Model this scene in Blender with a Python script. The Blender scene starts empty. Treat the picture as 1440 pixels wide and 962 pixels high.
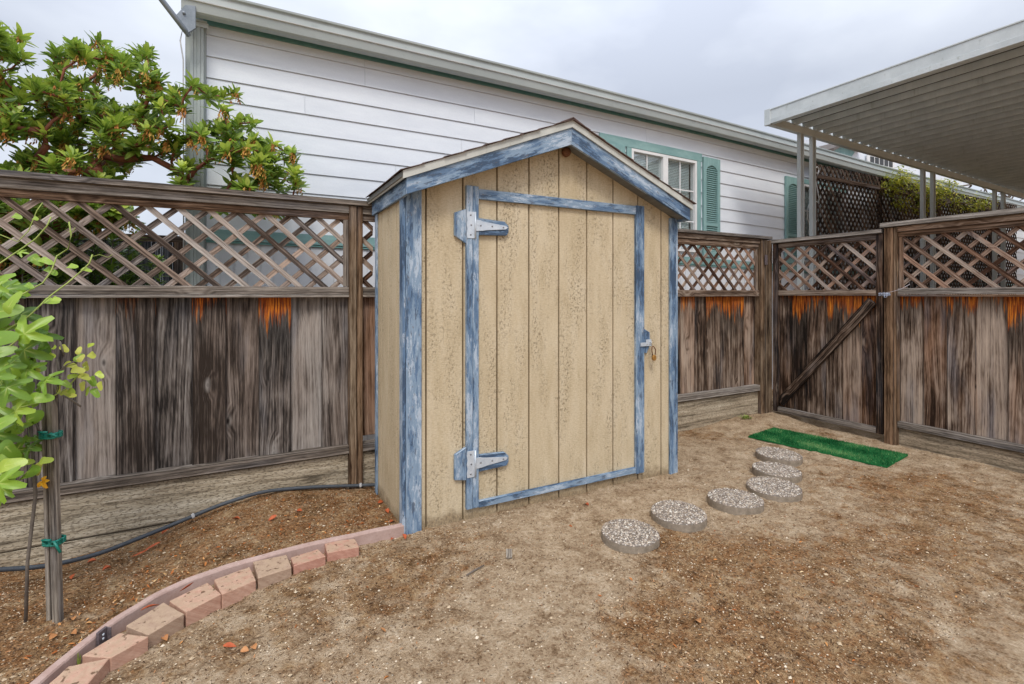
import bpy, bmesh, math, random
from mathutils import Vector, Matrix, noise
random.seed(7)
C = bpy.context.scene
COL = C.collection
R_ = math.radians

# ---------------------------------------------------------------- camera, world, sun, exposure
cam_d = bpy.data.cameras.new("camera"); cam = bpy.data.objects.new("camera", cam_d); COL.objects.link(cam)
cam.location = (0, 0, 1.5); cam.rotation_euler = (R_(90), 0, R_(61.88 - 90))
cam_d.sensor_width = 36; cam_d.lens = 17.5; cam_d.shift_y = -67/1440
cam_d.clip_start = 0.05; cam_d.clip_end = 1500
C.camera = cam
SUN_EL, SUN_AZ = 52, 205            # overcast: the brighter part of the cloud, behind the photographer
SKY = 0.1
w = bpy.data.worlds.new("World"); C.world = w; w.use_nodes = True
nt = w.node_tree; nt.nodes.clear()
def wn(t, **k):
    n = nt.nodes.new(t)
    for a, b in k.items(): setattr(n, a, b)
    return n
out = wn('ShaderNodeOutputWorld'); bg = wn('ShaderNodeBackground'); bg.inputs[1].default_value = SKY
sky = wn('ShaderNodeTexSky', sky_type='NISHITA', sun_disc=False)
sky.sun_elevation = R_(SUN_EL); sky.sun_rotation = R_(SUN_AZ); sky.air_density = 1.0; sky.dust_density = 2.0
tc = wn('ShaderNodeTexCoord'); mp = wn('ShaderNodeMapping'); mp.inputs['Scale'].default_value = (1.6, 1.6, 3.4)
nz = wn('ShaderNodeTexNoise'); nz.inputs['Scale'].default_value = 1.5; nz.inputs['Detail'].default_value = 5; nz.inputs['Roughness'].default_value = .5
nt.links.new(tc.outputs['Generated'], mp.inputs[0]); nt.links.new(mp.outputs[0], nz.inputs['Vector'])
cr = wn('ShaderNodeValToRGB'); cr.color_ramp.elements[0].position = .36; cr.color_ramp.elements[1].position = .66
cr.color_ramp.elements[0].color = (4.8, 5.2, 6.1, 1); cr.color_ramp.elements[1].color = (6.8, 7.2, 7.95, 1)
nt.links.new(nz.outputs[0], cr.inputs[0])
# an overcast sky is brighter towards the zenith
sx = wn('ShaderNodeSeparateXYZ'); nt.links.new(tc.outputs['Generated'], sx.inputs[0])
mr = wn('ShaderNodeMapRange'); mr.inputs[1].default_value = .35; mr.inputs[2].default_value = 1; mr.inputs[3].default_value = 1; mr.inputs[4].default_value = 2.5
nt.links.new(sx.outputs[2], mr.inputs[0])
vm = wn('ShaderNodeVectorMath', operation='SCALE'); nt.links.new(cr.outputs[0], vm.inputs[0]); nt.links.new(mr.outputs[0], vm.inputs['Scale'])
mx = wn('ShaderNodeMixRGB'); mx.inputs[0].default_value = .9
nt.links.new(sky.outputs[0], mx.inputs[1]); nt.links.new(vm.outputs[0], mx.inputs[2])
nt.links.new(mx.outputs[0], bg.inputs[0]); nt.links.new(bg.outputs[0], out.inputs[0])
sd = bpy.data.lights.new("sun", 'SUN'); sun = bpy.data.objects.new("sun", sd); COL.objects.link(sun)
sd.energy = 1.5; sd.angle = R_(16); sd.color = (1, .95, .87)
a = R_(SUN_AZ); e = R_(SUN_EL)
dv = Vector((math.sin(a)*math.cos(e), math.cos(a)*math.cos(e), math.sin(e)))
sun.rotation_euler = dv.to_track_quat('Z', 'Y').to_euler()
C.view_settings.view_transform = 'Standard'; C.view_settings.look = 'None'
C.view_settings.exposure = 0.38; C.view_settings.gamma = 1

# ---------------------------------------------------------------- measuring: where a line of sight meets a real plane
FPX, CX, HY = 700., 720., 414.
TH = R_(61.88); VD = (math.cos(TH), math.sin(TH)); RD = (math.sin(TH), -math.cos(TH))
def _ray(px, py):
    q = (px-CX)/FPX
    return q*RD[0]+VD[0], q*RD[1]+VD[1], (HY-py)/FPX
def onz(px, py, z=0):
    d = _ray(px, py); t = (z-1.5)/d[2]; return Vector((d[0]*t, d[1]*t, z))
def ony(px, py, y):
    d = _ray(px, py); t = y/d[1]; return Vector((d[0]*t, y, 1.5+d[2]*t))
def onx(px, py, x):
    d = _ray(px, py); t = x/d[0]; return Vector((x, d[1]*t, 1.5+d[2]*t))

# ---------------------------------------------------------------- node helper
class NT:
    def __init__(s, name):
        s.m = bpy.data.materials.new(name); s.m.use_nodes = True; s.t = s.m.node_tree
        s.t.nodes.clear(); s.o = s.t.nodes.new('ShaderNodeOutputMaterial')
        s.b = s.t.nodes.new('ShaderNodeBsdfPrincipled'); s.t.links.new(s.b.outputs[0], s.o.inputs[0])
        s.b.inputs['Roughness'].default_value = .85; s.b.inputs['Specular IOR Level'].default_value = .2
    def lk(s, v, inp):
        if isinstance(v, bpy.types.NodeSocket): s.t.links.new(v, inp)
        else:
            if isinstance(v, (tuple, list)) and len(v) == 3 and inp.type == 'RGBA': v = (*v, 1)
            inp.default_value = v
    def nd(s, ty, **k):
        n = s.t.nodes.new(ty)
        for a_, b_ in k.items(): setattr(n, a_, b_)
        return n
    def uv(s, nm='UVMap'): return s.nd('ShaderNodeUVMap', uv_map=nm).outputs[0]
    def obj(s): return s.nd('ShaderNodeTexCoord').outputs['Object']
    def gen(s): return s.nd('ShaderNodeNewGeometry').outputs['Position']
    def attr(s, nm='bc'):
        n = s.nd('ShaderNodeAttribute', attribute_name=nm); q = s.nd('ShaderNodeSeparateColor'); s.t.links.new(n.outputs['Color'], q.inputs[0]); return q.outputs
    def sc(s, v, x, y=None, z=None, loc=(0, 0, 0)):
        n = s.nd('ShaderNodeMapping'); n.inputs['Scale'].default_value = (x, y if y is not None else x, z if z is not None else x); n.inputs['Location'].default_value = loc
        s.lk(v, n.inputs[0]); return n.outputs[0]
    def noise(s, v, sc=1, det=4, rough=.55, dist=0):
        n = s.nd('ShaderNodeTexNoise'); s.lk(v, n.inputs['Vector']); s.lk(sc, n.inputs['Scale']); s.lk(det, n.inputs['Detail']); s.lk(rough, n.inputs['Roughness']); s.lk(dist, n.inputs['Distortion']); return n.outputs[0]
    def vor(s, v, sc=1, feat='F1', rnd=1, out='Distance'):
        n = s.nd('ShaderNodeTexVoronoi', feature=feat); s.lk(v, n.inputs['Vector']); s.lk(sc, n.inputs['Scale']); s.lk(rnd, n.inputs['Randomness']); return n.outputs[out]
    def wave(s, v, sc=1, dist=2, det=2, dsc=1):
        n = s.nd('ShaderNodeTexWave', wave_type='BANDS', bands_direction='X'); s.lk(v, n.inputs['Vector']); s.lk(sc, n.inputs['Scale']); s.lk(dist, n.inputs['Distortion']); s.lk(det, n.inputs['Detail']); s.lk(dsc, n.inputs['Detail Scale']); return n.outputs['Fac']
    def mr(s, v, a, b, c=0, d=1):
        n = s.nd('ShaderNodeMapRange'); s.lk(v, n.inputs[0])
        for i, q in enumerate((a, b, c, d)): s.lk(q, n.inputs[i+1])
        return n.outputs[0]
    def ma(s, op, a, b=0, c=0):
        n = s.nd('ShaderNodeMath', operation=op); s.lk(a, n.inputs[0]); s.lk(b, n.inputs[1]); s.lk(c, n.inputs[2]); return n.outputs[0]
    def mix(s, f, a, b, bt='MIX'):
        n = s.nd('ShaderNodeMixRGB', blend_type=bt); s.lk(f, n.inputs[0]); s.lk(a, n.inputs[1]); s.lk(b, n.inputs[2]); return n.outputs[0]
    def ramp(s, v, *st):
        n = s.nd('ShaderNodeValToRGB'); r = n.color_ramp
        while len(r.elements) < len(st): r.elements.new(.5)
        for el, (p, c) in zip(r.elements, st): el.position = p; el.color = (*c, 1)
        s.lk(v, n.inputs[0]); return n.outputs[0]
    def base(s, c): s.lk(c, s.b.inputs['Base Color'])
    def bump(s, h, st=.5, d=.004):
        n = s.nd('ShaderNodeBump'); n.inputs['Strength'].default_value = st; n.inputs['Distance'].default_value = d
        s.lk(h, n.inputs['Height']); s.t.links.new(n.outputs[0], s.b.inputs['Normal'])
    def rough(s, v, spec=None, metal=None):
        s.lk(v, s.b.inputs['Roughness'])
        if spec is not None: s.lk(spec, s.b.inputs['Specular IOR Level'])
        if metal is not None: s.lk(metal, s.b.inputs['Metallic'])

M = {}
def wood(name, dark, mid, light, warm=(.16, .075, .035), fresh=(.66, .215, .025), grain=1.0, cut=0.0, blue=(.10, .105, .12), contrast=1.0, bend=.14, board=.36, crack=.6):
    """weathered wood: UV x across the board, y along it (metres, offset per board); bc = per-board values"""
    n = NT(name); uv = n.uv(); at = n.attr()
    lo = n.noise(n.sc(uv, 5, .9), 1, 3, .5)
    # knots bend the grain round them
    kv = n.sc(uv, 5.6, 2.6, 1, (1.7, 0, 0)); kd = n.vor(kv, 1)
    pick = n.nd('ShaderNodeTexVoronoi'); n.lk(kv, pick.inputs['Vector']); n.lk(1.0, pick.inputs['Scale'])
    ps = n.nd('ShaderNodeSeparateColor'); n.t.links.new(pick.outputs['Color'], ps.inputs[0]); on = n.mr(ps.outputs[0], .52, .54)
    sx_ = n.nd('ShaderNodeSeparateXYZ'); n.lk(uv, sx_.inputs[0])
    bnd = n.ma('ADD', n.ma('MULTIPLY', n.noise(n.sc(uv, 4.5, .55, 1, (2, 5, 0)), 1, 2, .45), bend), n.ma('MULTIPLY', n.ma('MULTIPLY', n.mr(kd, 0, .34, 1, 0), on), .045))
    rg_ = n.ma('ADD', n.ma('MULTIPLY', sx_.outputs[0], .7), bnd)
    wv = n.ma('SINE', n.ma('MULTIPLY', rg_, 430*grain)); wv = n.mr(wv, -1, 1)
    wv2 = n.mr(n.ma('SINE', n.ma('MULTIPLY', rg_, 160*grain)), -1, 1)
    f1 = n.noise(n.sc(uv, 115*grain, 4.0), 1, 4, .68)
    f2 = n.noise(n.sc(uv, 230*grain, 10), 1, 2, .6)
    f1 = n.mr(f1, .22, .78); f2 = n.mr(f2, .3, .7)
    patch = n.noise(n.sc(uv, 9, 2.6, 1, (3, 7, 0)), 1, 3, .5, .5)
    g = n.ma('ADD', n.ma('MULTIPLY', f1, .27), n.ma('ADD', n.ma('MULTIPLY', wv, .11), n.ma('ADD', n.ma('MULTIPLY', wv2, .12), n.ma('MULTIPLY_ADD', f2, .17, .155))))
    g = n.ma('ADD', g, n.ma('MULTIPLY', n.ma('SUBTRACT', patch, .5), .50*contrast))
    g = n.ma('ADD', g, n.ma('MULTIPLY', n.ma('SUBTRACT', n.noise(n.sc(uv, 14, .6, 1, (1, 1, 0)), 1, 2, .5), .5), .22*contrast))
    g = n.ma('ADD', g, n.ma('MULTIPLY', n.ma('SUBTRACT', at[0], .5), board))
    col = n.ramp(g, (.29, dark), (.46, mid), (.68, light), (.90, tuple(min(1, c*1.4) for c in light)))
    col = n.mix(n.mr(n.ma('ADD', n.ma('MULTIPLY', lo, .9), n.ma('MULTIPLY', at[1], .55)), .58, .98, 0, .6), col, n.mix(n.mr(g, .35, .7), tuple(c*.35 for c in warm), tuple(min(1, c*1.9) for c in warm)))
    col = n.mix(n.mr(n.noise(n.sc(uv, 6, .8, 1, (9, 1, 0)), 1, 3), .52, .70, 0, .6), col, n.mix(n.mr(g, .30, .70), tuple(c*.35 for c in blue), tuple(c*1.9 for c in blue)))
    kn = n.mr(kd, .08, .17, 1, 0); kc = n.mr(kd, .03, .08, 1, 0)
    col = n.mix(n.ma('MULTIPLY', n.ma('MULTIPLY', kn, on), n.mr(wv2, 0, 1, .25, .75)), col, light)
    col = n.mix(n.ma('MULTIPLY', kc, on), col, dark)
    ck = n.noise(n.sc(uv, 75, 1.1, 1, (4, 2, 0)), 1, 2, .5)
    crk = n.mr(ck, .69, .74)
    col = n.mix(n.ma('MULTIPLY', crk, crack), col, tuple(c*.4 for c in dark))
    # protected, still orange wood under the rail, blackened where the wet stops
    pos = n.nd('ShaderNodeSeparateXYZ'); n.lk(n.uv('pos'), pos.inputs[0])
    col = n.mix(n.mr(n.ma('ABSOLUTE', pos.outputs[0]), .90, .97, 0, .92), col, tuple(c*.5 for c in dark))  # board edges darkened in colour, standing in for shadow at the gaps
    edge = n.ma('ADD', n.ma('MULTIPLY', n.ma('SUBTRACT', n.noise(n.sc(uv, 34, 1.6), 1, 4, .75), .5), .85), n.ma('MULTIPLY', n.ma('SUBTRACT', n.noise(n.sc(uv, 9, 1, 1, (6, 6, 0)), 1, 2, .5), .5), .6))
    blk = n.ma('SUBTRACT', n.ma('ADD', n.ma('MULTIPLY', at[2], .55), n.ma('ADD', n.ma('MULTIPLY', edge, 1.1), .05)), pos.outputs[1])
    col = n.mix(n.mr(blk, -.05, .22, 0, .78), col, n.mix(n.mr(f1, .4, .7), tuple(c*.7 for c in dark), tuple(c*.30 for c in light)))
    fr = n.ma('SUBTRACT', n.ma('ADD', n.ma('MULTIPLY', at[2], .20), n.ma('MULTIPLY', edge, .95)), pos.outputs[1])
    frm = n.ma('MULTIPLY', n.mr(fr, -.05, .05), n.mr(at[2], .05, .25))
    org = n.ramp(n.ma('ADD', n.ma('MULTIPLY', f1, .6), n.ma('ADD', .12, n.ma('MULTIPLY', edge, .3))), (.22, tuple(c*.10 for c in fresh)), (.40, (fresh[0]*.5, fresh[1]*.30, fresh[2]*.6)), (.52, fresh), (.66, (min(1, fresh[0]*1.25), fresh[1]*1.5, fresh[2]*1.6)))
    col = n.mix(n.ma('MULTIPLY', frm, n.mr(f1, .15, .55, .15, 1)), col, org)
    h = n.ma('ADD', f1, n.ma('MULTIPLY', f2, .5)); h = n.ma('SUBTRACT', h, n.ma('MULTIPLY', crk, 1.0))
    if cut:
        s_ = n.noise(n.sc(uv, 95, 42), 1, 1, .5); s2 = n.mr(s_, .55, .62)
        col = n.mix(n.ma('MULTIPLY', s2, cut), col, tuple(c*1.1 for c in dark)); h = n.ma('SUBTRACT', h, s2)
    n.base(col); n.rough(.9, .12); n.bump(h, .8, .004); M[name] = n.m

wood('grey_wood', (.024, .020, .018), (.135, .113, .100), (.34, .31, .285), warm=(.125, .086, .064), contrast=1.2)
wood('brown_wood', (.013, .009, .007), (.110, .070, .048), (.36, .28, .22), warm=(.17, .075, .034), contrast=1.5)
wood('rail_wood', (.06, .05, .043), (.195, .168, .145), (.40, .36, .32), warm=(.15, .115, .088), contrast=.8, bend=.05, board=.12, crack=.45)
wood('rust_rail_wood', (.022, .013, .009), (.14, .095, .068), (.36, .29, .23), warm=(.19, .095, .045), contrast=1.0, bend=.05, board=.12, crack=.45)
wood('lattice_wood', (.05, .038, .032), (.235, .19, .162), (.46, .41, .37), warm=(.235, .155, .11), contrast=.8, bend=.03, board=.40, crack=.45)
wood('rust_lattice_wood', (.035, .018, .012), (.19, .12, .085), (.44, .355, .29), warm=(.21, .095, .05), contrast=1.0, bend=.03, board=.40, crack=.45)
wood('post_wood', (.020, .012, .008), (.13, .088, .056), (.31, .24, .17), warm=(.165, .085, .042), contrast=1.0, grain=.7, bend=.05, board=.12, crack=.45)
wood('treated_wood', (.13, .105, .075), (.38, .315, .225), (.56, .49, .38), warm=(.27, .20, .13), contrast=.7, cut=.5, grain=.5, blue=(.22, .195, .15), bend=.10, board=.12, crack=.2)
wood('stake_wood', (.08, .066, .054), (.22, .185, .148), (.42, .37, .31), warm=(.2, .16, .12), contrast=.8, bend=.05, board=.12, crack=.45)
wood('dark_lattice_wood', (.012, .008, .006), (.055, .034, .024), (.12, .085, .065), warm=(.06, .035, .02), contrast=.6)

def paint(name, deep, mid, pale, white, lo=.36, hi=.62):
    n = NT(name); uv = n.uv(); at = n.attr()
    f = n.noise(n.sc(uv, 24, 3.4), 1, 6, .74, .3); g = n.noise(n.sc(uv, 150, 12), 1, 3, .65); b = n.noise(n.sc(uv, 6, 1.7, 1, (5, 3, 0)), 1, 3, .6); f3 = n.noise(n.sc(uv, 48, 9, 1, (8, 1, 0)), 1, 5, .75)
    bb = n.ma('ADD', n.ma('MULTIPLY', n.ma('SUBTRACT', b, .5), .9), n.ma('MULTIPLY', n.ma('SUBTRACT', at[0], .5), .16))
    col = n.mix(n.mr(g, .35, .65), mid, tuple(c*1.35 for c in mid))
    col = n.mix(n.mr(n.ma('ADD', f, bb), .47, .525), col, n.mix(n.mr(g, .35, .65), tuple(c*.8 for c in pale), pale))
    col = n.mix(n.mr(n.ma('ADD', f3, n.ma('MULTIPLY', bb, .8)), .56, .61, 0, .8), col, white)
    col = n.mix(n.mr(n.ma('SUBTRACT', f3, bb), .55, .60, 0, .8), col, deep)
    col = n.mix(n.mr(n.noise(n.sc(uv, 70, 16, 1, (1, 9, 0)), 1, 4, .7), .62, .66, 0, .8), col, (.16, .135, .12))
    sp = n.mr(n.noise(n.sc(uv, 60, 30), 1, 3, .7), .66, .72)
    col = n.mix(n.ma('MULTIPLY', sp, .5), col, (.06, .05, .06))
    n.base(col); n.rough(.62, .3); n.bump(n.ma('ADD', g, f), .5, .002); M[name] = n.m
paint('blue_paint', (.035, .060, .105), (.095, .155, .245), (.25, .345, .46), (.47, .54, .62), .42, .62)

def t111():
    n = NT('tan_siding'); uv = n.uv(); pos = n.nd('ShaderNodeSeparateXYZ'); n.lk(uv, pos.inputs[0])
    big = n.noise(n.sc(uv, 1.3, .7), 1, 4, .6); mid = n.noise(n.sc(uv, 14, 3), 1, 4, .6)
    fine = n.noise(n.sc(uv, 90, 260), 1, 3, .7); fib = n.noise(n.sc(uv, 170, 40), 1, 3, .65)
    col = n.ramp(n.ma('ADD', n.ma('MULTIPLY', big, .5), n.ma('MULTIPLY', mid, .5)), (.3, (.49, .39, .245)), (.5, (.60, .495, .335)), (.7, (.69, .59, .43)))
    pit = n.mr(n.noise(n.sc(uv, 78, 44, 1, (3, 3, 0)), 1, 4, .72), .54, .60); zone = n.mr(n.noise(n.sc(uv, 6.5, 1.1, 1, (1, 8, 0)), 1, 5, .7), .46, .62, .05, 1)
    col = n.mix(n.ma('MULTIPLY', n.ma('MULTIPLY', pit, zone), .58), col, (.17, .12, .075))
    gr2 = n.noise(n.sc(uv, 46, 150, 1, (7, 1, 0)), 1, 3, .6)
    col = n.mix(n.mr(gr2, .50, .66, 0, .24), col, (.30, .215, .12)); col = n.mix(n.mr(gr2, .36, .46, .30, 0), col, (.74, .63, .45))
    col = n.mix(n.ma('MULTIPLY', n.mr(fine, .5, .72), .25), col, (.30, .21, .12))
    # splash dirt and bare wood low down
    low = n.ma('ADD', n.mr(pos.outputs[1], .02, .20, 1, 0), n.ma('MULTIPLY', n.ma('SUBTRACT', n.noise(n.sc(uv, 7, 9), 1, 4, .7), .5), 1.3))
    col = n.mix(n.mr(low, .58, .95, 0, .75), col, n.mix(n.mr(fib, .4, .6), (.11, .075, .045), (.36, .26, .15)))
    n.base(col); n.rough(.85, .15); n.bump(n.ma('SUBTRACT', n.ma('ADD', n.ma('MULTIPLY', fine, .8), fib), n.ma('MULTIPLY', pit, n.ma('MULTIPLY', zone, 1.2))), .75, .004); M['tan_siding'] = n.m
t111()

def simple(name, c1, c2, sc=8, rough=.7, spec=.3, metal=0, bump=.2, fine=120, c3=None, stretch=1):
    n = NT(name); uv = n.uv()
    a_ = n.noise(n.sc(uv, sc, sc*stretch), 1, 5, .65); b_ = n.noise(n.sc(uv, fine), 1, 3, .7)
    col = n.mix(n.mr(n.ma('ADD', n.ma('MULTIPLY', a_, .75), n.ma('MULTIPLY', b_, .25)), .35, .65), c1, c2)
    if c3: col = n.mix(n.mr(n.noise(n.sc(uv, sc*2.7, sc*2.7*stretch, 1, (4, 4, 0)), 1, 5, .7), .60, .72, 0, .75), col, c3)
    n.base(col); n.rough(rough, spec, metal); n.bump(b_, bump, .002); M[name] = n.m; return n
simple('white_siding', (.67, .71, .775), (.77, .81, .865), 1.6, .6, .25, fine=60, bump=.35, stretch=4)
simple('skirting', (.68, .70, .75), (.80, .81, .84), 2, .6, .2)
simple('gutter_metal', (.33, .37, .37), (.45, .49, .48), 2.5, .5, .4, c3=(.24, .27, .26), stretch=.4)
simple('gutter_lip', (.50, .53, .53), (.66, .68, .68), 2.5, .45, .4)
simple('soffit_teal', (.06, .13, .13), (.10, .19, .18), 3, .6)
simple('teal_paint', (.17, .31, .31), (.28, .44, .43), 9, .6, .3, c3=(.34, .50, .48), stretch=.3)
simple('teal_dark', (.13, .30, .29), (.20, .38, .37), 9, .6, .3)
simple('window_white', (.70, .70, .70), (.80, .80, .79), 5, .4, .4)
simple('blind_slat', (.70, .78, .80), (.82, .86, .87), 6, .5)
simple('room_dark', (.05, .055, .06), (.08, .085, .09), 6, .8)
simple('drip_edge', (.44, .45, .41), (.60, .60, .55), 6, .55, .4, c3=(.30, .27, .22), stretch=.5)
simple('shingle', (.095, .065, .058), (.19, .135, .12), 30, .95, .05, bump=1, fine=300, c3=(.05, .04, .04))
simple('soffit_grey', (.13, .135, .13), (.20, .20, .185), 14, .8, c3=(.07, .07, .065))
simple('galvanized', (.50, .56, .63), (.68, .73, .78), 20, .45, .5, .35, c3=(.40, .42, .44))
simple('screw', (.20, .20, .21), (.30, .30, .32), 20, .4, .5, .8)
simple('rusty_brass', (.36, .17, .045), (.55, .30, .08), 60, .5, .5, .6, c3=(.12, .06, .03))
simple('rust', (.10, .045, .025), (.22, .10, .05), 60, .8, .2)
simple('carport_paint', (.38, .40, .39), (.52, .54, .53), 3, .5, .35, c3=(.25, .27, .22), stretch=.25)
simple('carport_fascia', (.46, .50, .51), (.60, .64, .65), 4, .5, .35, c3=(.30, .33, .30), stretch=1)
simple('carport_pan', (.56, .57, .53), (.70, .70, .66), 2.2, .65, .2, c3=(.24, .24, .20), stretch=.2)
simple('carport_rib_shade', (.05, .05, .042), (.11, .11, .095), 3, .7, .1, stretch=.25)
simple('groove_shade', (.13, .10, .06), (.27, .20, .125), 12, .9, .1, stretch=.2)  # groove shadow painted as a darker brown on the recessed faces
simple('hose_rubber', (.035, .042, .05), (.075, .085, .10), 20, .55, .4, c3=(.14, .12, .10))
simple('clip_plastic', (.5, .5, .5), (.65, .65, .66), 20, .4)
simple('green_tape', (.005, .14, .10), (.01, .24, .18), 30, .35, .5)
simple('wire_metal', (.30, .33, .42), (.48, .52, .62), 40, .4, .5, .6)
simple('string', (.45, .42, .45), (.6, .55, .58), 40, .8)
simple('grey_pipe', (.16, .19, .22), (.27, .30, .34), 9, .5, .4, .3)
simple('bracket_metal', (.10, .085, .09), (.21, .17, .18), 60, .6, .3, .4)
simple('curb_pink', (.38, .255, .215), (.52, .385, .34), 7, .9, .1, bump=.8, fine=90, c3=(.30, .19, .155), stretch=1)
for i, (c1, c2) in enumerate((((.40, .19, .135), (.55, .31, .235)), ((.33, .215, .15), (.47, .34, .25)), ((.44, .24, .17), (.60, .39, .29)))):
    simple('brick_%s' % 'abc'[i], c1, c2, 30, .95, .05, bump=1, fine=260, c3=(.20, .14, .09))
simple('roof_far', (.10, .085, .08), (.15, .13, .12), 6, .9)
simple('bark_red', (.15, .045, .025), (.30, .11, .065), 20, .6, .3, c3=(.20, .12, .09), stretch=.3)
simple('stem_green', (.26, .34, .07), (.38, .44, .12), 20, .5, .3)
simple('bark_grey', (.12, .10, .085), (.20, .17, .14), 20, .9, .1)
simple('flower_orange', (.75, .30, .02), (.9, .55, .03), 20, .6)
simple('dead_leaf', (.34, .065, .022), (.52, .13, .045), 25, .6, .3, c3=(.26, .07, .035))
simple('dead_leaf_tan', (.36, .15, .055), (.52, .25, .10), 25, .6, .3, c3=(.30, .12, .05))

def glass():
    n = NT('window_glass'); n.t.nodes.remove(n.b)
    g = n.nd('ShaderNodeBsdfGlossy'); g.inputs['Roughness'].default_value = .03; t = n.nd('ShaderNodeBsdfTransparent'); t.inputs[0].default_value = (.95, .98, .98, 1)
    m = n.nd('ShaderNodeMixShader'); m.inputs[0].default_value = .22
    n.t.links.new(t.outputs[0], m.inputs[1]); n.t.links.new(g.outputs[0], m.inputs[2]); n.t.links.new(m.outputs[0], n.o.inputs[0]); M['window_glass'] = n.m
glass()

def reed():
    n = NT('reed'); uv = n.uv(); f = n.noise(n.sc(uv, 120, 2.5), 1, 4, .7)
    n.base(n.ramp(f, (.35, (.02, .02, .023)), (.5, (.10, .10, .115)), (.68, (.30, .29, .29)))); n.bump(f, 1, .01); M['reed'] = n.m
reed()

def foliage(name, c_dark, c_mid, c_light, trans=.3, rough=.42):
    n = NT(name); at = n.attr(); uv = n.uv()
    f = n.noise(n.sc(uv, 30), 1, 3, .6)
    col = n.ramp(n.ma('ADD', n.ma('MULTIPLY', at[0], .85), n.ma('MULTIPLY', f, .15)), (.1, c_dark), (.5, c_mid), (.9, c_light))
    x = n.nd('ShaderNodeSeparateXYZ'); n.lk(n.uv('pos'), x.inputs[0])
    vein = n.mr(n.ma('ABSOLUTE', x.outputs[0]), .02, .10, 1, 0)
    col = n.mix(n.ma('MULTIPLY', vein, .62), col, n.mix(.5, c_light, (.6, .65, .25)))
    n.base(col); n.rough(rough, .45)
    tr = n.nd('ShaderNodeBsdfTranslucent'); n.lk(n.mix(.35, col, (.45, .6, .08)), tr.inputs[0])
    m = n.nd('ShaderNodeMixShader'); m.inputs[0].default_value = trans
    n.t.links.new(n.b.outputs[0], m.inputs[1]); n.t.links.new(tr.outputs[0], m.inputs[2]); n.t.links.new(m.outputs[0], n.o.inputs[0]); M[name] = n.m
foliage('tree_leaf', (.045, .11, .018), (.22, .36, .045), (.58, .66, .12), .38, .36)
foliage('shrub_leaf', (.04, .10, .018), (.15, .29, .04), (.38, .52, .09))
foliage('vine_leaf', (.05, .13, .012), (.24, .40, .035), (.56, .66, .09), .30, .36)
foliage('yellow_leaf', (.38, .46, .06), (.56, .60, .10), (.70, .66, .14), .4, .5)
foliage('gold_leaf', (.13, .17, .015), (.38, .38, .03), (.62, .50, .05))
foliage('flower_leaf', (.28, .07, .02), (.52, .18, .035), (.66, .46, .10), .2, .7)
foliage('weed_leaf', (.12, .19, .03), (.20, .29, .05), (.32, .38, .09))

def stone():
    n = NT('aggregate'); p = n.obj()
    v = n.nd('ShaderNodeTexVoronoi'); n.lk(p, v.inputs['Vector']); n.lk(95., v.inputs['Scale'])
    sp = n.nd('ShaderNodeSeparateColor'); n.t.links.new(v.outputs['Color'], sp.inputs[0])
    col = n.ramp(sp.outputs[0], (0, (.13, .09, .07)), (.3, (.30, .24, .20)), (.6, (.48, .43, .38)), (.85, (.60, .48, .38)), (1, (.74, .71, .67)))
    edge = n.mr(v.outputs['Distance'], .40, .62)
    col = n.mix(edge, col, (.16, .135, .11)); n.base(col); n.rough(.75, .25)
    n.bump(n.ma('SUBTRACT', 1, v.outputs['Distance']), .9, .006); M['aggregate'] = n.m
    simple('concrete', (.20, .165, .125), (.36, .30, .235), 25, .95, .1, bump=1, fine=200, c3=(.13, .115, .09))
stone()
for q_ in 'abc':
    m_ = M['brick_'+q_]; t_ = m_.node_tree; b_ = t_.nodes['Principled BSDF']; src = b_.inputs['Base Color'].links[0].from_socket
    ge = t_.nodes.new('ShaderNodeNewGeometry'); sx_ = t_.nodes.new('ShaderNodeSeparateXYZ'); t_.links.new(ge.outputs['True Normal'], sx_.inputs[0])
    nz_ = t_.nodes.new('ShaderNodeTexNoise'); nz_.inputs['Scale'].default_value = 22; nz_.inputs['Detail'].default_value = 5; nz_.inputs['Roughness'].default_value = .7; t_.links.new(ge.outputs['Position'], nz_.inputs['Vector'])
    mr_ = t_.nodes.new('ShaderNodeMapRange'); mr_.inputs[1].default_value = .36; mr_.inputs[2].default_value = .56; mr_.inputs[4].default_value = .75; t_.links.new(nz_.outputs[0], mr_.inputs[0])
    mu_ = t_.nodes.new('ShaderNodeMath'); mu_.operation = 'MULTIPLY'; mu_.use_clamp = True; t_.links.new(sx_.outputs[2], mu_.inputs[0]); t_.links.new(mr_.outputs[0], mu_.inputs[1])
    mx_ = t_.nodes.new('ShaderNodeMixRGB'); mx_.inputs[2].default_value = (.47, .34, .235, 1); t_.links.new(mu_.outputs[0], mx_.inputs[0]); t_.links.new(src, mx_.inputs[1])
    n2 = t_.nodes.new('ShaderNodeTexNoise'); n2.inputs['Scale'].default_value = 34; n2.inputs['Detail'].default_value = 4; t_.links.new(ge.outputs['Position'], n2.inputs['Vector'])
    m2 = t_.nodes.new('ShaderNodeMapRange'); m2.inputs[1].default_value = .61; m2.inputs[2].default_value = .66; m2.inputs[4].default_value = .8; t_.links.new(n2.outputs[0], m2.inputs[0])
    u2 = t_.nodes.new('ShaderNodeMath'); u2.operation = 'MULTIPLY'; u2.use_clamp = True; t_.links.new(sx_.outputs[2], u2.inputs[0]); t_.links.new(m2.outputs[0], u2.inputs[1])
    m3 = t_.nodes.new('ShaderNodeMixRGB'); m3.inputs[2].default_value = (.10, .055, .03, 1); t_.links.new(u2.outputs[0], m3.inputs[0]); t_.links.new(mx_.outputs[0], m3.inputs[1]); t_.links.new(m3.outputs[0], b_.inputs['Base Color'])

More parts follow.
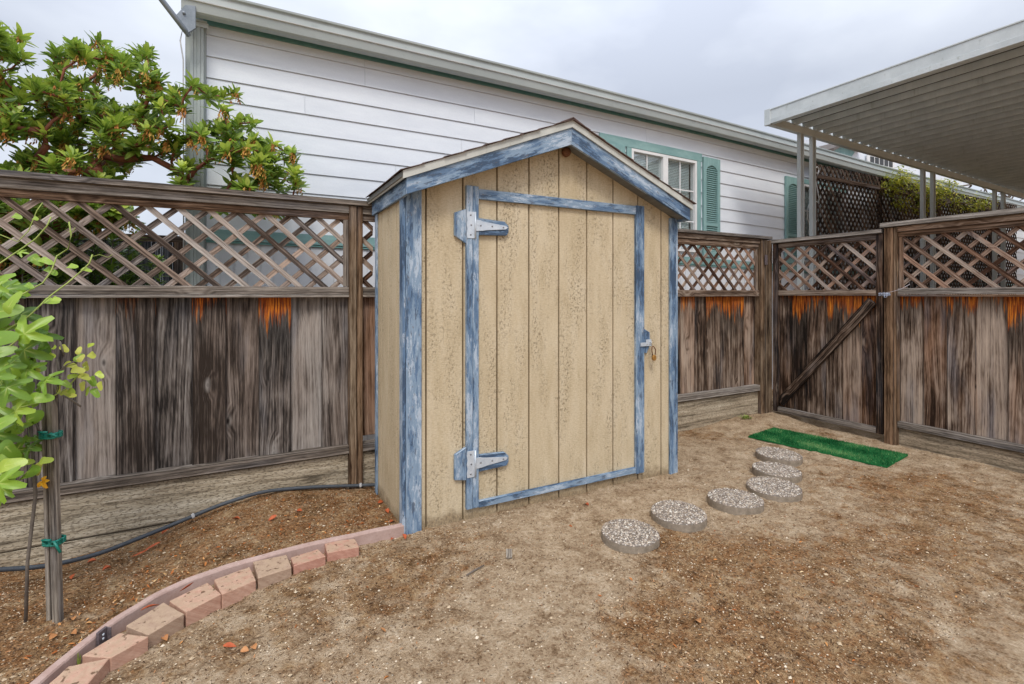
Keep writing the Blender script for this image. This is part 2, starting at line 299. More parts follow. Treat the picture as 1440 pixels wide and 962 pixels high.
def ground_mat():
    n = NT('dirt'); p = n.obj(); at = n.attr()
    mid = n.noise(p, 6, 5, .7); sm = n.noise(p, 30, 5, .75); gr = n.noise(p, 85, 4, .75)
    m = n.ma('ADD', at[0], n.ma('ADD', n.ma('MULTIPLY', n.ma('SUBTRACT', n.noise(n.sc(p, 1, 1, 1, (5, 2, 0)), 9, 7, .72), .5), 3.0), n.ma('MULTIPLY', n.ma('SUBTRACT', sm, .5), 1.0)))
    t = n.ma('ADD', n.ma('MULTIPLY', mid, .40), n.ma('ADD', n.ma('MULTIPLY', sm, .32), n.ma('MULTIPLY', gr, .28)))
    sand = n.ramp(t, (.36, (.11, .062, .032)), (.43, (.32, .210, .122)), (.49, (.50, .36, .230)), (.56, (.64, .49, .335)), (.64, (.84, .70, .53)))
    mul = n.ramp(t, (.37, (.045, .022, .010)), (.44, (.19, .105, .048)), (.50, (.36, .215, .108)), (.57, (.53, .36, .20)), (.64, (.80, .63, .42)))
    mul = n.mix(n.mr(n.ma('ADD', n.noise(p, 11, 4, .7), n.ma('MULTIPLY', at[1], .12)), .52, .66, 0, .5), mul, n.mix(n.mr(gr, .42, .60), (.13, .045, .014), (.52, .235, .09)))
    col = n.mix(n.mr(m, .30, .80), sand, mul)
    v = n.nd('ShaderNodeTexVoronoi'); n.lk(p, v.inputs['Vector']); n.lk(55., v.inputs['Scale']); q_ = n.nd('ShaderNodeSeparateColor'); n.t.links.new(v.outputs['Color'], q_.inputs[0])
    st_ = n.ma('MULTIPLY', n.mr(v.outputs['Distance'], .18, .26, 1, 0), n.mr(q_.outputs[0], .70, .72)); col = n.mix(n.ma('MULTIPLY', st_, .7), col, n.ramp(q_.outputs[1], (0, (.07, .045, .03)), (.5, (.30, .22, .15)), (1, (.80, .70, .56))))
    sm = n.ma('ADD', sm, n.ma('MULTIPLY', st_, .25)); fn = gr
    n.base(col); n.rough(.95, .05)
    n.bump(n.ma('ADD', n.ma('MULTIPLY', sm, 1.2), fn), 1, .022); M['dirt'] = n.m
ground_mat()
def chip_mat(name, *cs):
    n = NT(name); at = n.attr(); n.base(n.ramp(at[0], *cs)); n.rough(.9, .08); M[name] = n.m
chip_mat('chips', (0, (.030, .016, .010)), (.35, (.11, .062, .035)), (.6, (.26, .17, .10)), (.8, (.46, .34, .21)), (.92, (.46, .20, .08)), (1, (.66, .54, .38)))
chip_mat('litter', (0, (.16, .05, .018)), (.35, (.38, .12, .035)), (.65, (.52, .22, .07)), (.85, (.58, .36, .16)), (1, (.66, .50, .30)))
chip_mat('turf_blade', (0, (.006, .05, .015)), (.35, (.02, .15, .045)), (.7, (.07, .27, .09)), (1, (.30, .42, .17)))
chip_mat('pebbles', (0, (.12, .09, .07)), (.4, (.30, .24, .18)), (.75, (.46, .38, .30)), (1, (.74, .70, .62)))
chip_mat('clods', (0, (.13, .08, .045)), (.4, (.33, .23, .14)), (.8, (.56, .44, .30)), (1, (.78, .68, .54)))

# ---------------------------------------------------------------- mesh helper
IDF = (Vector((0, 0, 0)), Vector((1, 0, 0)), Vector((0, 1, 0)), Vector((0, 0, 1)))
class MB:
    def __init__(s): s.v = []; s.f = []; s.uv = []; s.pos = []; s.c = []; s.sm = []; s.mi = []
    def face(s, pts, uvs=None, col=(.5, .5, 0), pos=None, smooth=False, mi=0):
        k = len(s.v); s.v += [tuple(p) for p in pts]; s.f.append(tuple(range(k, k+len(pts))))
        s.uv += uvs or [(0, 0)]*len(pts); s.pos += pos or [(0, 9)]*len(pts); s.c += [col]*len(pts); s.sm.append(smooth); s.mi.append(mi)
    def shared(s, pts, faces, uvf, col=(.5, .5, 0), smooth=True, mi=0, pos=None):
        k = len(s.v); s.v += [tuple(p) for p in pts]
        for f in faces:
            s.f.append(tuple(k+i for i in f))
            for i in f:
                s.uv.append(uvf[i]); s.pos.append(pos[i] if pos else (0, 9)); s.c.append(col)
            s.sm.append(smooth); s.mi.append(mi)
    def box(s, lo, hi, F=IDF, ax=None, col=None, fresh=0, top=None, jit=0):
        """axis-aligned in frame F; UV runs along the longest side"""
        d = [hi[i]-lo[i] for i in range(3)]
        if ax is None: ax = d.index(max(d))
        o, ex, ey, ez = F
        if col is None: col = (random.random(), random.random(), fresh)
        off = (random.random()*40, random.random()*40)
        P = []
        for k in range(8):
            q = [(hi if k >> i & 1 else lo)[i] for i in range(3)]
            if jit: q = [q[i]+random.uniform(-jit, jit) for i in range(3)]
            P.append(q)
        W = [o+ex*q[0]+ey*q[1]+ez*q[2] for q in P]
        hand = ex.cross(ey).dot(ez) > 0
        oth = [i for i in range(3) if i != ax]
        for fa, idx in ((0, (0, 4, 6, 2)), (0, (1, 3, 7, 5)), (1, (0, 1, 5, 4)), (1, (2, 6, 7, 3)), (2, (0, 2, 3, 1)), (2, (4, 5, 7, 6))):
            if not hand: idx = idx[::-1]
            uvs = []; ps = []
            for k in idx:
                q = P[k]
                if fa == ax: uu, vv = q[oth[0]], q[oth[1]]
                else:
                    uu = q[[i for i in oth if i != fa][0]]+fa*3.1; vv = q[ax]
                uvs.append((uu+off[0], vv+off[1]))
                acr = [i for i in oth if i != fa][0] if fa != ax else None
                ps.append(((2*(q[acr]-lo[acr])/max(1e-6, d[acr])-1) if (acr is not None and d[acr] > .06) else 0, (top-q[2]) if top is not None else 9))
            s.face([W[k] for k in idx], uvs, col, ps)
    def beam(s, a, b, wdir, w_, t_, col=None, ends=None):
        """a plank from a to b, width w_ along wdir, thickness t_"""
        a = Vector(a); b = Vector(b); L = (b-a).length; ez = (b-a)/L; ex = Vector(wdir); ex = (ex-ez*ex.dot(ez)).normalized(); ey = ez.cross(ex)
        s.box((-w_/2, -t_/2, 0), (w_/2, t_/2, L), (a, ex, ey, ez), 2, col)
    def prism(s, poly, depth_vec, col=None, uvs=None, uax=(Vector((1, 0, 0)), Vector((0, 0, 1)))):
        """poly extruded by depth_vec"""
        if col is None: col = (random.random(), random.random(), 0)
        poly = [Vector(p) for p in poly]; dvv = Vector(depth_vec); nrm = Vector((0, 0, 0))
        for i in range(len(poly)): nrm += poly[i].cross(poly[(i+1) % len(poly)])
        if nrm.dot(dvv) > 0: poly = poly[::-1]
        off = (random.random()*40, random.random()*40)
        U = lambda p: (p.dot(uax[0])+off[0], p.dot(uax[1])+off[1])
        s.face(poly, [U(p) for p in poly], col)
        bk = [p+dvv for p in poly][::-1]; s.face(bk, [U(p) for p in bk], col)
        for i in range(len(poly)):
            a, b = poly[i], poly[(i+1) % len(poly)]
            q = [b, a, a+dvv, b+dvv]; l = (b-a).length; dl = dvv.length
            s.face(q, [(off[0]+dl, off[1]+l), (off[0]+dl, off[1]), (off[0], off[1]), (off[0], off[1]+l)], col)
    def tube(s, pts, rad, n=8, col=(.5, .5, 0), caps=True, mi=0):
        pts = [Vector(p) for p in pts]; rs = rad if isinstance(rad, (list, tuple)) else [rad]*len(pts)
        V = []; UVs = []; L = 0; up = Vector((0, 0, 1)); off = random.random()*9
        for i, p in enumerate(pts):
            t = (pts[min(i+1, len(pts)-1)]-pts[max(i-1, 0)]).normalized()
            x = t.cross(up)
            if x.length < .1: x = t.cross(Vector((1, 0, 0)))
            x.normalize(); y = t.cross(x)
            if i: L += (p-pts[i-1]).length
            for k in range(n):
                an = 2*math.pi*k/n; V.append(p+(x*math.cos(an)+y*math.sin(an))*rs[i]); UVs.append((k/n*rs[i]*6+off, L))
        F = []
        for i in range(len(pts)-1):
            for k in range(n):
                F.append((i*n+k, i*n+(k+1) % n, (i+1)*n+(k+1) % n, (i+1)*n+k))
        if caps: F.append(tuple(range(n))[::-1]); F.append(tuple((len(pts)-1)*n+k for k in range(n)))
        s.shared(V, F, UVs, col, True, mi)
    def cyl(s, c, ax, r, h, n=12, col=(.5, .5, 0)):
        c = Vector(c); ax = Vector(ax).normalized(); s.tube([c, c+ax*h], r, n, col)
    def leaf(s, p, d, up, L, W, col, fold=.25, curl=.25, tip=1.0, mi=0, seg=4, prof=None):
        d = Vector(d).normalized(); up = Vector(up); side = d.cross(up)
        if side.length < 1e-3: side = d.cross(Vector((1, .2, 0)))
        side.normalize(); nn = side.cross(d)
        V = []; U = []; PP = []
        prof = prof or [.14, .72, 1, .82, .22]
        m = len(prof)-1
        for i in range(m+1):
            t = i/m; ctr = Vector(p)+d*(L*t)-nn*(curl*L*t*t)
            ww = W*prof[i]/2
            for sg in (-1, 0, 1):
                V.append(ctr+side*(ww*sg)+nn*(abs(sg)*fold*ww)); U.append((sg*.5*W+col[0]*9, t*L)); PP.append((sg*prof[i], t))
        F = []
        for i in range(m):
            for k in (0, 1): F.append((i*3+k, i*3+k+1, (i+1)*3+k+1, (i+1)*3+k))
        s.shared(V, F, U, col, True, mi, PP)
    def build(s, name, mats, parent=None, bevel=0, **tags):
        me = bpy.data.meshes.new(name); me.from_pydata(s.v, [], s.f)
        u = me.uv_layers.new(name='UVMap'); u.data.foreach_set('uv', [x for p in s.uv for x in p])
        u2 = me.uv_layers.new(name='pos'); u2.data.foreach_set('uv', [x for p in s.pos for x in p])
        ca = me.color_attributes.new('bc', 'FLOAT_COLOR', 'CORNER'); ca.data.foreach_set('color', [x for c in s.c for x in (*c[:3], 1)])
        me.polygons.foreach_set('use_smooth', s.sm)
        if not isinstance(mats, (list, tuple)): mats = [mats]
        for m in mats: me.materials.append(M[m])
        if len(mats) > 1: me.polygons.foreach_set('material_index', s.mi)
        me.update()
        o = bpy.data.objects.new(name, me); COL.objects.link(o)
        if parent: o.parent = parent; o.matrix_parent_inverse = parent.matrix_world.inverted() if False else Matrix.Translation(-parent.location)
        if bevel:
            md = o.modifiers.new('b', 'BEVEL'); md.width = bevel; md.segments = 1; md.limit_method = 'ANGLE'
            wd = o.modifiers.new('w', 'WELD'); wd.merge_threshold = .00005; o.modifiers.move(1, 0)
        for k, q in tags.items(): o[k] = q
        return o
def thing(name, loc, label, cat, group=None):
    o = bpy.data.objects.new(name, None); COL.objects.link(o); o.location = loc; o.empty_display_size = .1
    o['label'] = label; o['category'] = cat
    if group: o['group'] = group
    return o
def T(mb, name, mat, label, cat, group=None, bevel=0):
    o = mb.build(name, mat, None, bevel, label=label, category=cat)
    if group: o['group'] = group
    return o

# ================================================================ GROUND
CURB = [(.866, 3.045), (.55, 3.050), (.24, 3.050), (.075, 3.032), (-.13, 2.998), (-.30, 2.932), (-.42, 2.832), (-.515, 2.722), (-.605, 2.575), (-.675, 2.43), (-.74, 2.26), (-.79, 2.05), (-.82, 1.75)]
def interp(x, tab):
    if x <= tab[0][0]: return tab[0][1]
    for (a0, b0), (a1, b1) in zip(tab, tab[1:]):
        if x <= a1: return b0+(b1-b0)*(x-a0)/(a1-a0)
    return tab[-1][1]
CT = CURB[::-1]
def curb_y(x): return interp(x, CT) if x > -.82 else 1.75-(-.82-x)*4
FH = [(-5, -.12), (-1.3, -.105), (-.95, -.115), (-.65, -.07), (-.43, -.015), (-.19, .045), (.06, .088), (.24, .094), (.48, .065), (.81, .025), (.9, .0)]
def ss(t): t = max(0, min(1, t)); return t*t*(3-2*t)
def gz_base(x, y):
    z = 0
    if x < .88:
        d = y-curb_y(x)
        if d > 0:
            z += .022*ss(d/.06)
            z += (interp(x, FH)-.02)*ss((y-3.15)/.7)*(1 if y < 4.2 else max(0, 1-(y-4.2)))
    z += .055*ss((x-4.4)/1.0)*ss((y-3.3)/.5)*(1 if y < 4.6 else 0)
    return z
def gz(x, y):
    p = Vector((x, y, 0))
    return gz_base(x, y)+.016*(noise.noise(p*1.7))+.009*noise.noise(p*6)+.0065*noise.noise(p*17)+.0055*noise.noise(p*37)
def mulch(x, y):
    """how much bark litter lies on the sand"""
    m = .17+.55*(noise.noise(Vector((x*.9+3, y*.9, 2)))+.18)+.25*noise.noise(Vector((x*3, y*3, 5)))
    o = .0
    if x < .86 and y > curb_y(x): m = .95; o = .8
    for (bx, by, r, s_, og) in ((1.55, 1.75, .35, .45, .9), (1.9, 1.55, .35, .35, .7), (3.4, 1.65, .45, .55, .9), (2.45, 1.95, .55, .50, .6), (2.75, 1.75, .4, .45, .9), (2.1, 1.25, .6, .45, .5), (2.9, 1.25, .5, .35, .6), (4.3, 2.1, .45, .42, .8), (4.7, 1.7, .5, .35, .4), (4.9, 2.0, .4, .4, .8), (.55, 2.3, .4, .25, .3), (.8, 2.55, .35, .3, .3), (1.2, 2.7, .4, .3, .3), (4.3, 3.7, .4, .35, .3), (2.2, 2.05, .35, .3, .5), (-.1, 2.1, .5, .1, .2)):
        d = math.hypot(x-bx, y-by)/r; g = math.exp(-d*d); m += s_*g; o = max(o, og*g)
    for (bx, by, r, s_) in ((1.3, 2.25, .5, .45), (1.9, 2.75, .55, .35), (2.9, 2.8, .7, .35), (3.9, 2.0, .5, .35), (1.05, 1.85, .35, .30), (3.1, 2.05, .4, .2), (4.8, 3.9, .5, .5), (1.7, 2.1, .3, .35), (5.3, 2.0, .5, .3)):
        d = math.hypot(x-bx, y-by)/r; m -= s_*math.exp(-d*d)
    return max(0, min(1, m)), o
def ground():
    def axis(a0, a1, st, far):
        L = []; x = a0; 
        g = st; q = a0
        pre = []
        while q > -far: g *= 1.6; q -= g; pre.append(q)
        L = pre[::-1]
        n_ = int((a1-a0)/st)
        L += [a0+i*st for i in range(n_+1)]
        g = st; q = L[-1]
        while q < far: g *= 1.6; q += g; L.append(q)
        return L
    xs = axis(-2.2, 6.3, .018, 400); ys = axis(.9, 4.3, .018, 400)
    nx, ny = len(xs), len(ys); V = []; cols = []
    for y in ys:
        for x in xs:
            near = -2.3 < x < 6.4 and .8 < y < 4.4
            V.append((x, y, gz(x, y) if near else (gz_base(x, y) if abs(x) < 8 and abs(y) < 8 else 0)))
            m, o = mulch(x, y) if near else (.4, .2)
            cols.append((m, o, 0, 1))
    F = [(j*nx+i, j*nx+i+1, (j+1)*nx+i+1, (j+1)*nx+i) for j in range(ny-1) for i in range(nx-1)]
    me = bpy.data.meshes.new('ground'); me.from_pydata(V, [], F)
    ca = me.color_attributes.new('bc', 'FLOAT_COLOR', 'POINT'); ca.data.foreach_set('color', [c for q in cols for c in q])
    me.polygons.foreach_set('use_smooth', [True]*len(F)); me.materials.append(M['dirt'])
    o = bpy.data.objects.new('ground', me); COL.objects.link(o); o['kind'] = 'structure'
ground()

# ================================================================ FENCES
BF = (Vector((0, 3.93, 0)), Vector((1, 0, 0)), Vector((0, -1, 0)), Vector((0, 0, 1)))     # s = x, n = towards the yard
RF = (Vector((5.72, 0, 0)), Vector((0, -1, 0)), Vector((-1, 0, 0)), Vector((0, 0, 1)))    # s = -y (towards the camera)
def boards(F, s_list, z0, z1, mat, parent, fresh=None, alt=.014, n0=-.055, n1=-.035):
    mb = MB()
    for i in range(len(s_list)-1):
        a_, b_ = s_list[i], s_list[i+1]
        off = alt*1.8 if i % 2 else 0
        fr = fresh.get(i, 0) if fresh else 0
        lap = .012 if not i % 2 else .0
        mb.box((a_-lap+.002, n0-off, z0), (b_+lap-.002, n1-off+random.uniform(-.003, .003), z1), F, 2, None, fr, z1)
    return mb.build('board_panel', mat, parent, .002)
def lattice(F, s0, s1, z0, z1, mat, parent, spacing=.172, run=1.1, wdt=.038, front_n=-.012, th=.008, phase=0, dirs=(1, -1)):
    """diagonal slats clipped to the opening; run = ds per dz"""
    o, es, en, ez = F; mb = MB(); hgt = z1-z0
    for layer, dr in enumerate(dirs):
        n_ = front_n-layer*(th+.001)
        hw = wdt/2*math.sqrt(1+run*run)      # half width measured along s
        k = s0-hgt*run-.2; k = s0-math.ceil((hgt*run+.2)/spacing)*spacing+phase
        while k < s1+hgt*run+.2:
            # centre line: s = k + dr*run*(z1-z) ; clip polygon in (s,z)
            poly = [(k-hw, z1), (k+hw, z1), (k+hw+dr*run*hgt, z0), (k-hw+dr*run*hgt, z0)]
            for (lim, sg) in ((s0, 1), (s1, -1)):
                out_ = []
                for i in range(len(poly)):
                    p, q = poly[i], poly[(i+1) % len(poly)]
                    ip, iq = (p[0]-lim)*sg >= 0, (q[0]-lim)*sg >= 0
                    if ip: out_.append(p)
                    if ip != iq:
                        t = (lim-p[0])/(q[0]-p[0]); out_.append((lim, p[1]+(q[1]-p[1])*t))
                poly = out_
                if len(poly) < 3: break
            if len(poly) >= 3:
                P = [o+es*p[0]+en*n_+ez*p[1] for p in poly]
                along = (es*(-dr*run)+ez).normalized(); across = (es+ez*dr*run).normalized()
                mb.prism(P, en*-th, None, None, (across, along))
            k += spacing
    return mb.build('lattice_panel', mat, parent)
def rail(F, lo, hi, mat, name, parent, bevel=.003):
    mb = MB(); mb.box(lo, hi, F, None); return mb.build(name, mat, parent, bevel)

bfence = thing('wooden_fence', (0.75, 3.95, 0), 'grey weathered board fence with lattice top running behind the shed', 'fence')
X0 = -4.2
# left bay
sl = [-1.14, -.94, -.72, -.53, -.31, -.13, .09, .28, .51, .685]
q = -1.14; pre = []
while q > X0: q -= random.choice((.19, .21, .2)); pre.append(q)
boards(BF, pre[::-1]+sl, .33, 1.50, 'grey_wood', bfence, {len(pre)+4: .32, len(pre)+6: 1.0, len(pre)+2: .1})
lattice(BF, X0, .665, 1.545, 2.075, 'lattice_wood', bfence, .172, 1.10, .036, phase=.02)
lattice(BF, .80, .875, 1.545, 2.075, 'rust_lattice_wood', bfence, .172, 1.1, .036)
for a_, b_ in ((X0, .69), (.79, 4.0)):
    rail(BF, (a_, -.03, 2.115), (b_, .022, 2.172), 'rail_wood', 'top_rail', bfence)
    rail(BF, (a_, -.028, 2.066), (b_, .006, 2.113), 'rust_rail_wood', 'top_trim', bfence)
    rail(BF, (a_, -.034, 1.50), (b_, .012, 1.556), 'rail_wood', 'middle_rail', bfence)
    rail(BF, (a_, -.036, 1.478), (b_, .022, 1.498), 'rail_wood', 'middle_trim', bfence)
    rail(BF, (a_, -.07, .292), (b_, .018, .352), 'rail_wood', 'lower_rail', bfence)
rail(BF, (.652, -.026, 1.558), (.688, .004, 2.064), 'rail_wood', 'side_trim', bfence)
rail(BF, (X0, -.10, 2.174), (.86, .05, 2.214), 'rail_wood', 'cap_rail', bfence, .004)
rail(BF, (.862, -.10, 2.172), (5.70, .05, 2.210), 'rail_wood', 'cap_rail', bfence, .004)
mb = MB(); mb.box((X0, -.06, .0), (.688, -.012, .288), BF, 0, (.6, .3, 0)); mb.build('kick_board', 'treated_wood', bfence, .003)
mb = MB(); mb.box((X0, -.064, -.16), (.688, -.014, -.006), BF, 0, (.5, .3, 0)); mb.build('kick_board', 'treated_wood', bfence, .003)
mb = MB(); mb.box((.69, -.07, -.12), (.742, .034, 2.17), BF, 2, (.6, .5, 0)); mb.box((.744, -.07, -.12), (.79, .028, 2.17), BF, 2, (.45, .75, 0))
mb.build('post', 'post_wood', bfence, .003)
# the bay hidden behind the shed and the one to its right
sl2 = [.80, .99, 1.2, 1.4, 1.62, 1.83, 2.04, 2.25, 2.46, 2.67, 2.88, 3.09, 3.3, 3.51, 3.72, 3.93]
boards(BF, sl2, .40, 1.50, 'brown_wood', bfence)
boards(BF, [4.03, 4.15, 4.24, 4.44, 4.64, 4.86, 5.07, 5.27, 5.50], .40, 1.48, 'brown_wood', bfence, {4: .5, 5: .95, 6: .75, 2: .2, 3: .1}, alt=.008)
lattice(BF, 4.02, 5.50, 1.545, 2.06, 'rust_lattice_wood', bfence, .172, 1.05, .036, phase=.03)
for lo, hi, m_, nm in (((4.0, -.03, 2.115), (5.5, .022, 2.17), 'rust_rail_wood', 'top_rail'), ((4.0, -.028, 2.05), (5.5, .006, 2.113), 'rust_rail_wood', 'top_trim'),
                       ((4.0, -.034, 1.475), (5.5, .012, 1.548), 'rust_rail_wood', 'middle_rail'), ((4.0, -.07, .33), (5.52, .018, .40), 'rail_wood', 'lower_rail')):
    rail(BF, lo, hi, m_, nm, bfence)
rail(BF, (5.452, -.026, 1.55), (5.488, .003, 2.048), 'rust_rail_wood', 'side_trim', bfence)
mb = MB(); mb.box((.79, -.06, -.05), (5.52, -.012, .327), BF, 0, (.55, .5, 0)); mb.build('kick_board', 'treated_wood', bfence, .003)
mb = MB(); mb.box((5.505, -.07, -.1), (5.575, .03, 2.17), BF, 2, (.45, .6, 0)); mb.box((5.577, -.07, -.1), (5.70, .045, 2.16), BF, 2, (.3, .3, 0))
mb.build('post', 'post_wood', bfence, .003)
mb = MB(); mb.box((5.552, .046, 1.86), (5.60, .052, 1.98), BF, 2); mb.build('gate_strap', 'bracket_metal', bfence)

gate = thing('garden_gate', (5.72, 3.3, 0), 'brown wooden gate with lattice top and one diagonal brace beside the corner', 'gate')
S0, S1 = -3.88, -2.685
mb = MB(); mb.box((S0, -.045, .075), (S0+.07, .02, 2.12), RF, 2, (.25, .4, 0)); mb.build('stile', 'brown_wood', gate, .003)
mb = MB(); mb.box((S1-.06, -.045, .075), (S1, .02, 2.12), RF, 2, (.2, .3, 0)); mb.build('stile', 'brown_wood', gate, .003)
boards(RF, [S0+.07, -3.67, -3.47, -3.27, -3.08, -2.91, -2.745], .135, 1.49, 'brown_wood', gate, {1: 1.1, 0: .15, 2: .35, 3: .8, 5: .25, 4: .9}, alt=.004, n0=-.04, n1=-.02)
lattice(RF, S0+.07, S1-.06, 1.545, 2.06, 'rust_lattice_wood', gate, .172, 1.06, .036, phase=.05, front_n=0)
rail(RF, (S0+.07, -.044, 2.06), (S1-.06, .014, 2.12), 'rust_rail_wood', 'top_rail', gate)
rail(RF, (S0+.07, -.044, 1.485), (S1-.06, .018, 1.548), 'rust_rail_wood', 'middle_rail', gate)
rail(RF, (S0+.07, -.044, .077), (S1-.06, .03, .135), 'rail_wood', 'bottom_rail', gate)
rail(RF, (S0-.03, -.06, 2.122), (S1, .045, 2.165), 'rail_wood', 'cap_rail', gate)
mb = MB(); o_, es, en, ez = RF
pt = lambda s_, n_, z_: o_+es*s_+en*n_+ez*z_
mb.beam(pt(S0+.085, .0, .19), pt(S1-.10, .0, 1.43), es, .10, .03, (.22, .1, 0)); mb.build('diagonal_brace', 'brown_wood', gate, .003)

rfence = thing('wooden_fence', (5.72, 1.0, 0), 'brown stained board fence with lattice top, right of the gate', 'fence')
PS0, PS1 = -2.665, -2.555
mb = MB(); mb.box((PS0, -.07, -.15), (PS1-.028, .035, 2.168), RF, 2, (.4, 1, 0)); mb.box((PS1-.026, -.07, -.15), (PS1, .028, 2.168), RF, 2, (.6, .8, 0)); mb.build('post', 'post_wood', rfence, .003)
E1 = 2.2
rr = [-2.545, -2.37, -2.17, -1.98, -1.75, -1.56, -1.36, -1.15, -.95, -.74]
while rr[-1] < E1-.2: rr.append(rr[-1]+.2)
boards(RF, rr, .24, 1.49, 'brown_wood', rfence, {0: .55, 1: .12, 2: .35, 3: .2, 4: 1.2}, alt=.006)
lattice(RF, -2.52, E1, 1.548, 2.075, 'rust_lattice_wood', rfence, .172, 1.06, .036, phase=-.02)
for lo, hi, m_, nm in (((PS1, -.03, 2.12), (E1, .022, 2.172), 'rust_rail_wood', 'top_rail'), ((PS1, -.028, 2.07), (E1, .006, 2.118), 'rust_rail_wood', 'top_trim'), ((PS1, -.034, 1.503), (E1, .014, 1.56), 'rail_wood', 'middle_rail'), ((PS1, -.036, 1.48), (E1, .024, 1.501), 'rust_rail_wood', 'middle_trim'),
                       ((PS1, -.07, .18), (E1, .02, .24), 'rail_wood', 'lower_rail'), ((PS0-.03, -.10, 2.174), (E1, .055, 2.222), 'rail_wood', 'cap_rail'), ((-2.55, -.026, 1.562), (-2.516, .003, 2.068), 'rust_rail_wood', 'side_trim')):
    rail(RF, lo, hi, m_, nm, rfence)
mb = MB(); mb.box((PS1, -.06, -.08), (E1, -.010, .177), RF, 0, (.4, .8, 0)); mb.build('kick_board', 'treated_wood', rfence, .003)
# wire tie and latch between gate and post
mb = MB(); b0 = pt(-2.70, .045, 1.50)
for k in range(4):
    L = [b0+es*(.10*i/12)+en*(.012+.006*math.sin(i*1.7+k))+ez*(.014*math.sin(i*1.1+k*1.9)) for i in range(13)]
    mb.tube(L, .0045, 5)
mb.tube([b0+es*.05+ez*.02+en*.02, b0+es*.055-ez*.03+en*.025, b0+es*.075-ez*.028+en*.02, b0+es*.08+ez*.015+en*.02], .005, 5)
T(mb, 'wire_tie', 'wire_metal', 'twisted silver wire holding the gate shut at the post', 'wire')
mb = MB(); mb.tube([b0+es*.04+en*.03+ez*.01, b0+es*.12+en*.03+ez*.025, b0+es*.20+en*.01+ez*.055, b0+es*.26-en*.01+ez*.10], .0022, 5)
T(mb, 'string', 'string', 'thin pale string tied from gate latch up to the lattice', 'string')

# ================================================================ SHED
SX0, SX1, SY0, SY1 = .872, 3.205, 3.054, 3.80
RX, RZ = 2.045, 2.70      # ridge (underside of drip edge plane)
SL = .408
def zroof(x): return RZ-SL*abs(x-RX)
shed = thing('garden_shed', (2.04, 3.4, 0), 'narrow tan garden shed with gable roof and peeling blue trim', 'shed')
grooves = [1.015+.2535*k for k in range(9)]
def siding_front(x0, x1, zb, ztop, yf, gr, gw=.013, gd=.014, name='front_wall', parent=shed, back=.012):
    mb = MB(); xs = [x0]
    segs = []; cur = x0
    for g in gr:
        if x0+.01 < g < x1-.01: segs.append((cur, g-gw/2, 0)); segs.append((g-gw/2, g+gw/2, 1)); cur = g+gw/2
    segs.append((cur, x1, 0))
    fs = []
    for a_, b_, k in segs:
        if a_ < RX < b_: fs += [(a_, RX, k), (RX, b_, k)]
        else: fs.append((a_, b_, k))
    for a_, b_, k in fs:
        y = yf+(gd if k else 0)
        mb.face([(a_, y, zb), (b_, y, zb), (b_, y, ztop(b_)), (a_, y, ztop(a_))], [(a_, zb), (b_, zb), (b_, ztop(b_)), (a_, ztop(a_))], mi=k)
        if k:
            for xx, f_ in ((a_, 1), (b_, -1)):
                q = [(xx, yf, zb), (xx, y, zb), (xx, y, ztop(xx)), (xx, yf, ztop(xx))]
                mb.face(q if f_ > 0 else q[::-1], [(xx, zb), (xx+.01, zb), (xx+.01, ztop(xx)), (xx, ztop(xx))][::f_])
    yb = yf+gd+back
    for a_, b_ in ((x0, min(RX, x1)), (min(RX, x1), x1)) if x1 > RX > x0 else ((x0, x1),):
        mb.face([(b_, yb, zb), (a_, yb, zb), (a_, yb, ztop(a_)), (b_, yb, ztop(b_))], [(b_, zb), (a_, zb), (a_, 2), (b_, 2)])
        mb.face([(a_, yf, ztop(a_)), (b_, yf, ztop(b_)), (b_, yb, ztop(b_)), (a_, yb, ztop(a_))], [(a_, 0), (b_, 0), (b_, .02), (a_, .02)])
        mb.face([(a_, yb, zb), (b_, yb, zb), (b_, yf, zb), (a_, yf, zb)], [(a_, 0), (b_, 0), (b_, .02), (a_, .02)])
    for xx, f_ in ((x0, -1), (x1, 1)):
        q = [(xx, yf, zb), (xx, yb, zb), (xx, yb, ztop(xx)), (xx, yf, ztop(xx))]
        mb.face(q if f_ > 0 else q[::-1], [(xx, zb), (xx+.02, zb), (xx+.02, 2), (xx, 2)][::f_])
    return mb.build(name, ['tan_siding', 'groove_shade'], parent)
# front wall is the panel round the door opening: left, right, above, below
DX0, DX1, DZ0, DZ1 = 1.335, 2.835, .075, 2.20
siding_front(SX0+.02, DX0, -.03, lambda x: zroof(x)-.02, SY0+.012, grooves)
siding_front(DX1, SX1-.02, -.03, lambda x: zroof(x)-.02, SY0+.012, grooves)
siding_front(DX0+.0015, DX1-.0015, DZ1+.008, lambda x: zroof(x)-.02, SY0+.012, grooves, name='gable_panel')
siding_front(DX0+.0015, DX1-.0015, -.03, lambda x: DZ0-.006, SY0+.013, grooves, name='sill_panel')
# side walls (grooved), back wall
def side_wall(x, sgn, name):
    mb = MB(); y = SY0+.035; gr = [3.242, 3.448, 3.722-.06, ]; cur = y
    def strip(y0, y1, d):
        xx = x-sgn*d
        q = [(xx, y0, -.03), (xx, y1, -.03), (xx, y1, 2.2), (xx, y0, 2.2)]
        if sgn < 0: q = q[::-1]
        mb.face(q, [(p[1]+5, p[2]) for p in q])
    for g in gr:
        strip(cur, g-.005, 0); strip(g-.005, g+.005, .008)
        for yy in (g-.005, g+.005):
            q = [(x, yy, -.03), (x-sgn*.008, yy, -.03), (x-sgn*.008, yy, 2.2), (x, yy, 2.2)]; mb.face(q, [(0, p[2]) for p in q])
        cur = g+.005
    strip(cur, SY1, 0)
    mb.box((min(x-sgn*.009, x-sgn*.02), SY0+.035, -.029), (max(x-sgn*.009, x-sgn*.02), SY1, 2.199), IDF, 2)
    mb.build(name, 'tan_siding', shed)
